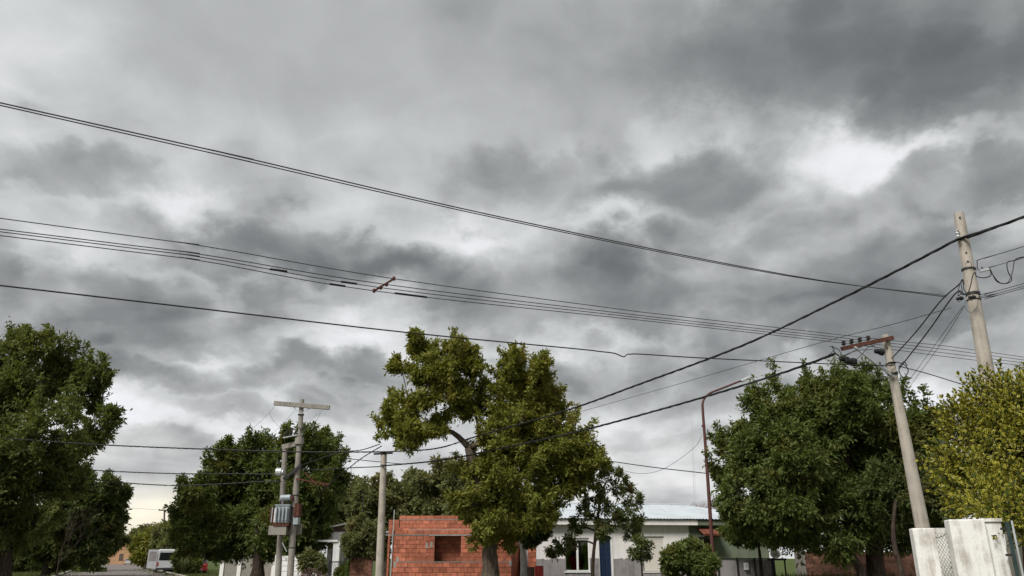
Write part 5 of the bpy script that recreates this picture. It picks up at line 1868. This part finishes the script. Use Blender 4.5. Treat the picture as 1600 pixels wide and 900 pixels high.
# ------------------------------------------------------------------ vehicles
def vehicle(name, label, cat, loc, heading, paint, L, Wd, Hh_, roof, hood, glass, group=None, van=False):
    """heading: direction of travel; stations run from the tail (x=0) to the nose (x=L)"""
    xf = Matrix.Translation((loc[0], loc[1], 0)) @ Matrix.Rotation(heading, 4, 'Z')
    t = thing(name, label, cat, (loc[0], loc[1], 0), group)
    belt = Hh_ * (.56 if not van else .52)
    w = Wd / 2
    mb = MB(xf)
    sect = []
    for x, zb, zt, tw in roof:
        wt = w * tw
        wb = w * (.97 if 0 < x < L else .90)
        zbelt = min(belt, zt - .02)
        sect.append(mb.pts([(x, -wb, zb), (x, -w * (1 if 0 < x < L else .94), zbelt * .6), (x, -w * (.98 if 0 < x < L else .92), zbelt), (x, -wt, zt - .06), (x, -wt * .8, zt),
                            (x, wt * .8, zt), (x, wt, zt - .06), (x, w * (.98 if 0 < x < L else .92), zbelt), (x, w * (1 if 0 < x < L else .94), zbelt * .6), (x, wb, zb)]))
    for a, b in zip(sect, sect[1:]):
        for j in range(10):
            k = (j + 1) % 10
            mb.f.append((a + j, a + k, b + k, b + j))
    mb.f.append(tuple(sect[0] + j for j in range(9, -1, -1)))
    mb.f.append(tuple(sect[-1] + j for j in range(10)))
    body = mb.build('body', M[paint], t, bevel=.02)
    for side in (-1, 1):
        for (x0, x1, x2, x3, z0, z1) in glass['side']:
            wt = w * .90
            MB(xf).face((x0, side * (w * .985 + .006), z0), (x1, side * (w * .985 + .006), z0), (x2, side * (wt + .03), z1), (x3, side * (wt + .03), z1)).build('side_window', M['glass'], t)
    z0, z1, xr0, xr1 = glass['rear']
    hw = w * .78
    MB(xf).face((xr0 - .012, -hw, z0), (xr0 - .012, hw, z0), (xr1 - .012, hw * .92, z1), (xr1 - .012, -hw * .92, z1)).build('rear_window', M['glass'], t)
    z0, z1, xr0, xr1 = glass['front']
    MB(xf).face((xr0 + .012, -hw, z0), (xr0 + .012, hw, z0), (xr1 + .012, hw * .92, z1), (xr1 + .012, -hw * .92, z1)).build('windscreen', M['glass'], t)
    R = .33 if van else .30
    for fx in (.18, .80):
        for side in (-1, 1):
            c = xf @ Vector((L * fx, side * (w - .10), R))
            axis = xf.to_3x3() @ Vector((0, side, 0))
            wh_ = MB().lathe(c - axis * .1, axis, [(0, R * .9), (.02, R), (.18, R), (.21, R * .9)], 20).build('wheel', M['tyre'], t)
            MB().lathe(c + axis * .105, axis, [(0, R * .62), (.015, R * .6)], 14).build('rim', M['rim'], wh_)
    MB(xf).box(-.10, .02, -w * .95, w * .95, .32, .55).build('rear_bumper', M[paint] if not van else M['dark_metal'], t, bevel=.03)
    MB(xf).box(L - .04, L + .08, -w * .93, w * .93, .30, .52).build('front_bumper', M[paint], t, bevel=.03)
    for side in (-1, 1):
        zt_ = 1.05 if van else .92
        MB(xf).box(-.03, .06, side * w * .84 - .07, side * w * .84 + .07, zt_ - (.30 if van else .12), zt_ + .1).build('tail_light', M['tail_red'], t)
        MB(xf).box(L - .10, L + .012, side * w * .72 - .12, side * w * .72 + .12, .68, .82).build('headlight', M['plate'], t)
    MB(xf).box(-.125, -.101, -.26, .26, .62 if van else .40, .76 if van else .52).build('number_plate', M['plate'], t)
    for side in (-1, 1):
        c = xf @ Vector((L * .70, side * (w + .09), belt + .1))
        MB().bar(c - Vector((0, 0, .09)), c + Vector((0, 0, .09)), .12, .16).build('mirror', M['dark_metal'], t)
    return t, xf


# heading: the street runs away from the camera
HD = math.atan2(SD.y, SD.x)
vanroof = [(0, .42, 2.45, .86), (.15, .38, 2.55, .88), (1.2, .38, 2.58, .88), (4.0, .38, 2.52, .88), (4.5, .38, 2.1, .86), (5.1, .40, 1.25, .9), (5.55, .45, 1.0, .86)]
vglass = {'side': [(.3, 1.5, 1.45, .35, 1.4, 2.1), (1.65, 2.9, 2.85, 1.65, 1.4, 2.1), (3.1, 4.55, 4.1, 3.1, 1.35, 2.05)], 'rear': (1.35, 2.2, 0, .0), 'front': (1.35, 2.1, 5.0, 4.5)}
vl = at(260, 872, 93)
_v, vx = vehicle('minibus', 'white minibus with dark rear windows and its rear door swung open', 'van', (vl.x, vl.y), HD, 'car_white', 5.6, 1.95, 2.6, vanroof, None, vglass, van=True)
dl = MB(vx)
dl.box(-.06, -.02, .98, 1.95, .5, 2.5)
dr_ = dl.build('open_door', M['car_white'], _v, bevel=.015)
MB(vx).box(-.075, -.063, 1.08, 1.85, 1.3, 2.3).build('door_window', M['grey_render'], dr_)
v2 = at(291, 872, 98)
vehicle('panel_van', 'white van parked on the verge right of the minibus, half hidden by a bush', 'van', (v2.x + 2.2, v2.y), rad(180 - 8), 'car_white', 5.2, 1.95, 2.6,
        [(x * 5.2 / 5.55, a, b, c) for x, a, b, c in vanroof], None, {'side': [(2.9, 4.25, 3.8, 2.9, 1.35, 2.05), (.4, 2.5, 2.5, .4, 1.4, 2.1)], 'rear': (1.35, 2.2, 0, 0), 'front': (1.35, 2.05, 4.7, 4.25)}, van=True)
carroof = [(0, .35, .95, .9), (.12, .28, 1.0, .88), (.55, .25, 1.42, .72), (1.2, .25, 1.48, .74), (2.3, .25, 1.42, .74), (3.0, .25, .98, .86), (3.9, .28, .82, .84), (4.0, .35, .68, .8)]
cglass = {'side': [(.55, 1.6, 1.55, .8, .95, 1.34), (1.7, 2.75, 2.3, 1.68, .95, 1.34)], 'rear': (1.02, 1.38, .14, .5), 'front': (1.0, 1.38, 2.95, 2.35)}
rl = at(314, 872, 86)
vehicle('hatchback', 'red hatchback parked on the right verge behind the leafy bush', 'car', (rl.x, rl.y), HD + rad(8), 'car_red', 4.0, 1.66, 1.48, carroof, None, cglass)
wl_ = at(202, 872, 205)
vehicle('hatchback', 'white car driving far down the street near the end house', 'car', (wl_.x, wl_.y), HD, 'car_white', 4.1, 1.75, 1.5, carroof, None, cglass)

# pampas grass by the vans
pg_ = at(291, 872, 83)
pg = thing('pampas_grass', 'pampas grass with pale plumes beside the white vans', 'grass clump', (pg_.x, pg_.y, 0))
rn = random.Random(6)
mb = MB()
for k in range(150):
    a = rn.uniform(0, 6.28)
    r, h = rn.uniform(.3, 1.3), rn.uniform(.8, 1.7)
    o = Vector((pg_.x, pg_.y, 0))
    d = Vector((math.cos(a), math.sin(a), 0))
    s = Vector((-d.y, d.x, 0)) * .022
    p0, p1, p2 = o + d * .1, o + d * r * .55 + Vector((0, 0, h)), o + d * r * 1.15 + Vector((0, 0, h * .72))
    mb.face(p0 - s, p0 + s, p1 + s * .8, p1 - s * .8)
    mb.face(p1 - s * .8, p1 + s * .8, p2 + s * .1, p2 - s * .1)
mb.build('blades', M['grass_blade'], pg)['kind'] = 'stuff'
for k in range(6):
    a = rn.uniform(0, 6.28)
    b0 = Vector((pg_.x, pg_.y, .3))
    b1 = b0 + Vector((math.cos(a) * .45 - .1, math.sin(a) * .4, rn.uniform(1.5, 2.2)))
    MB().tube([b0, b1], .012, 5).build('stalk', M['plume'], pg)
    MB().tube([b1, b1 + Vector((.03, 0, .18)), b1 + Vector((.08, 0, .5)), b1 + Vector((.15, 0, .75))], [.02, .09, .07, .01], 7).build('plume', M['plume'], pg)


# grass along the verges and weeds before the old wall
def tufts(name, label, spots, n, h, seed, mat='grass_blade', wd=.03):
    rng = np.random.default_rng(seed)
    k = len(spots)
    ix = rng.integers(0, k, n)
    sp2 = np.array([s[:2] for s in spots])[ix] + rng.normal(size=(n, 2)) * np.array([s[2] for s in spots])[ix][:, None]
    p = np.concatenate([sp2, np.zeros((n, 1))], 1)
    d = unit(np.concatenate([rng.normal(size=(n, 2)) * .35, np.ones((n, 1))], 1))
    nn = unit(np.concatenate([rng.normal(size=(n, 2)), np.zeros((n, 1))], 1))
    Lh = h * rng.uniform(.4, 1.2, n)
    v, f = leaf_geometry(p, d, nn, Lh, np.full(n, wd), .1)
    o = mesh_np(name, v, f, M[mat])
    return tag(o, label, 'grass', kind='stuff')


sp1 = [(*st(a, r).xy, 1.6) for a in range(68, 130, 2) for r in (6.6, 8.6)]
tufts('verge_grass', 'short green grass along the right verge of the street', sp1, 9000, .20, 1, wd=.06)
sp2 = [(*st(a, r).xy, 1.6) for a in range(60, 150, 2) for r in (-6.8, -9.0, -11.5)]
tufts('verge_grass', 'short green grass along the left verge of the street', sp2, 12000, .20, 2, wd=.06)
sp3 = [(at(px, 872, 33).x, 33.0, .5) for px in range(1225, 1345, 8)] + [(at(px, 872, 34.4).x, 34.4, .4) for px in range(1225, 1420, 10)]
tufts('tall_weeds', 'tall pale weeds in front of the old brick wall', sp3, 6000, .95, 3, wd=.03)
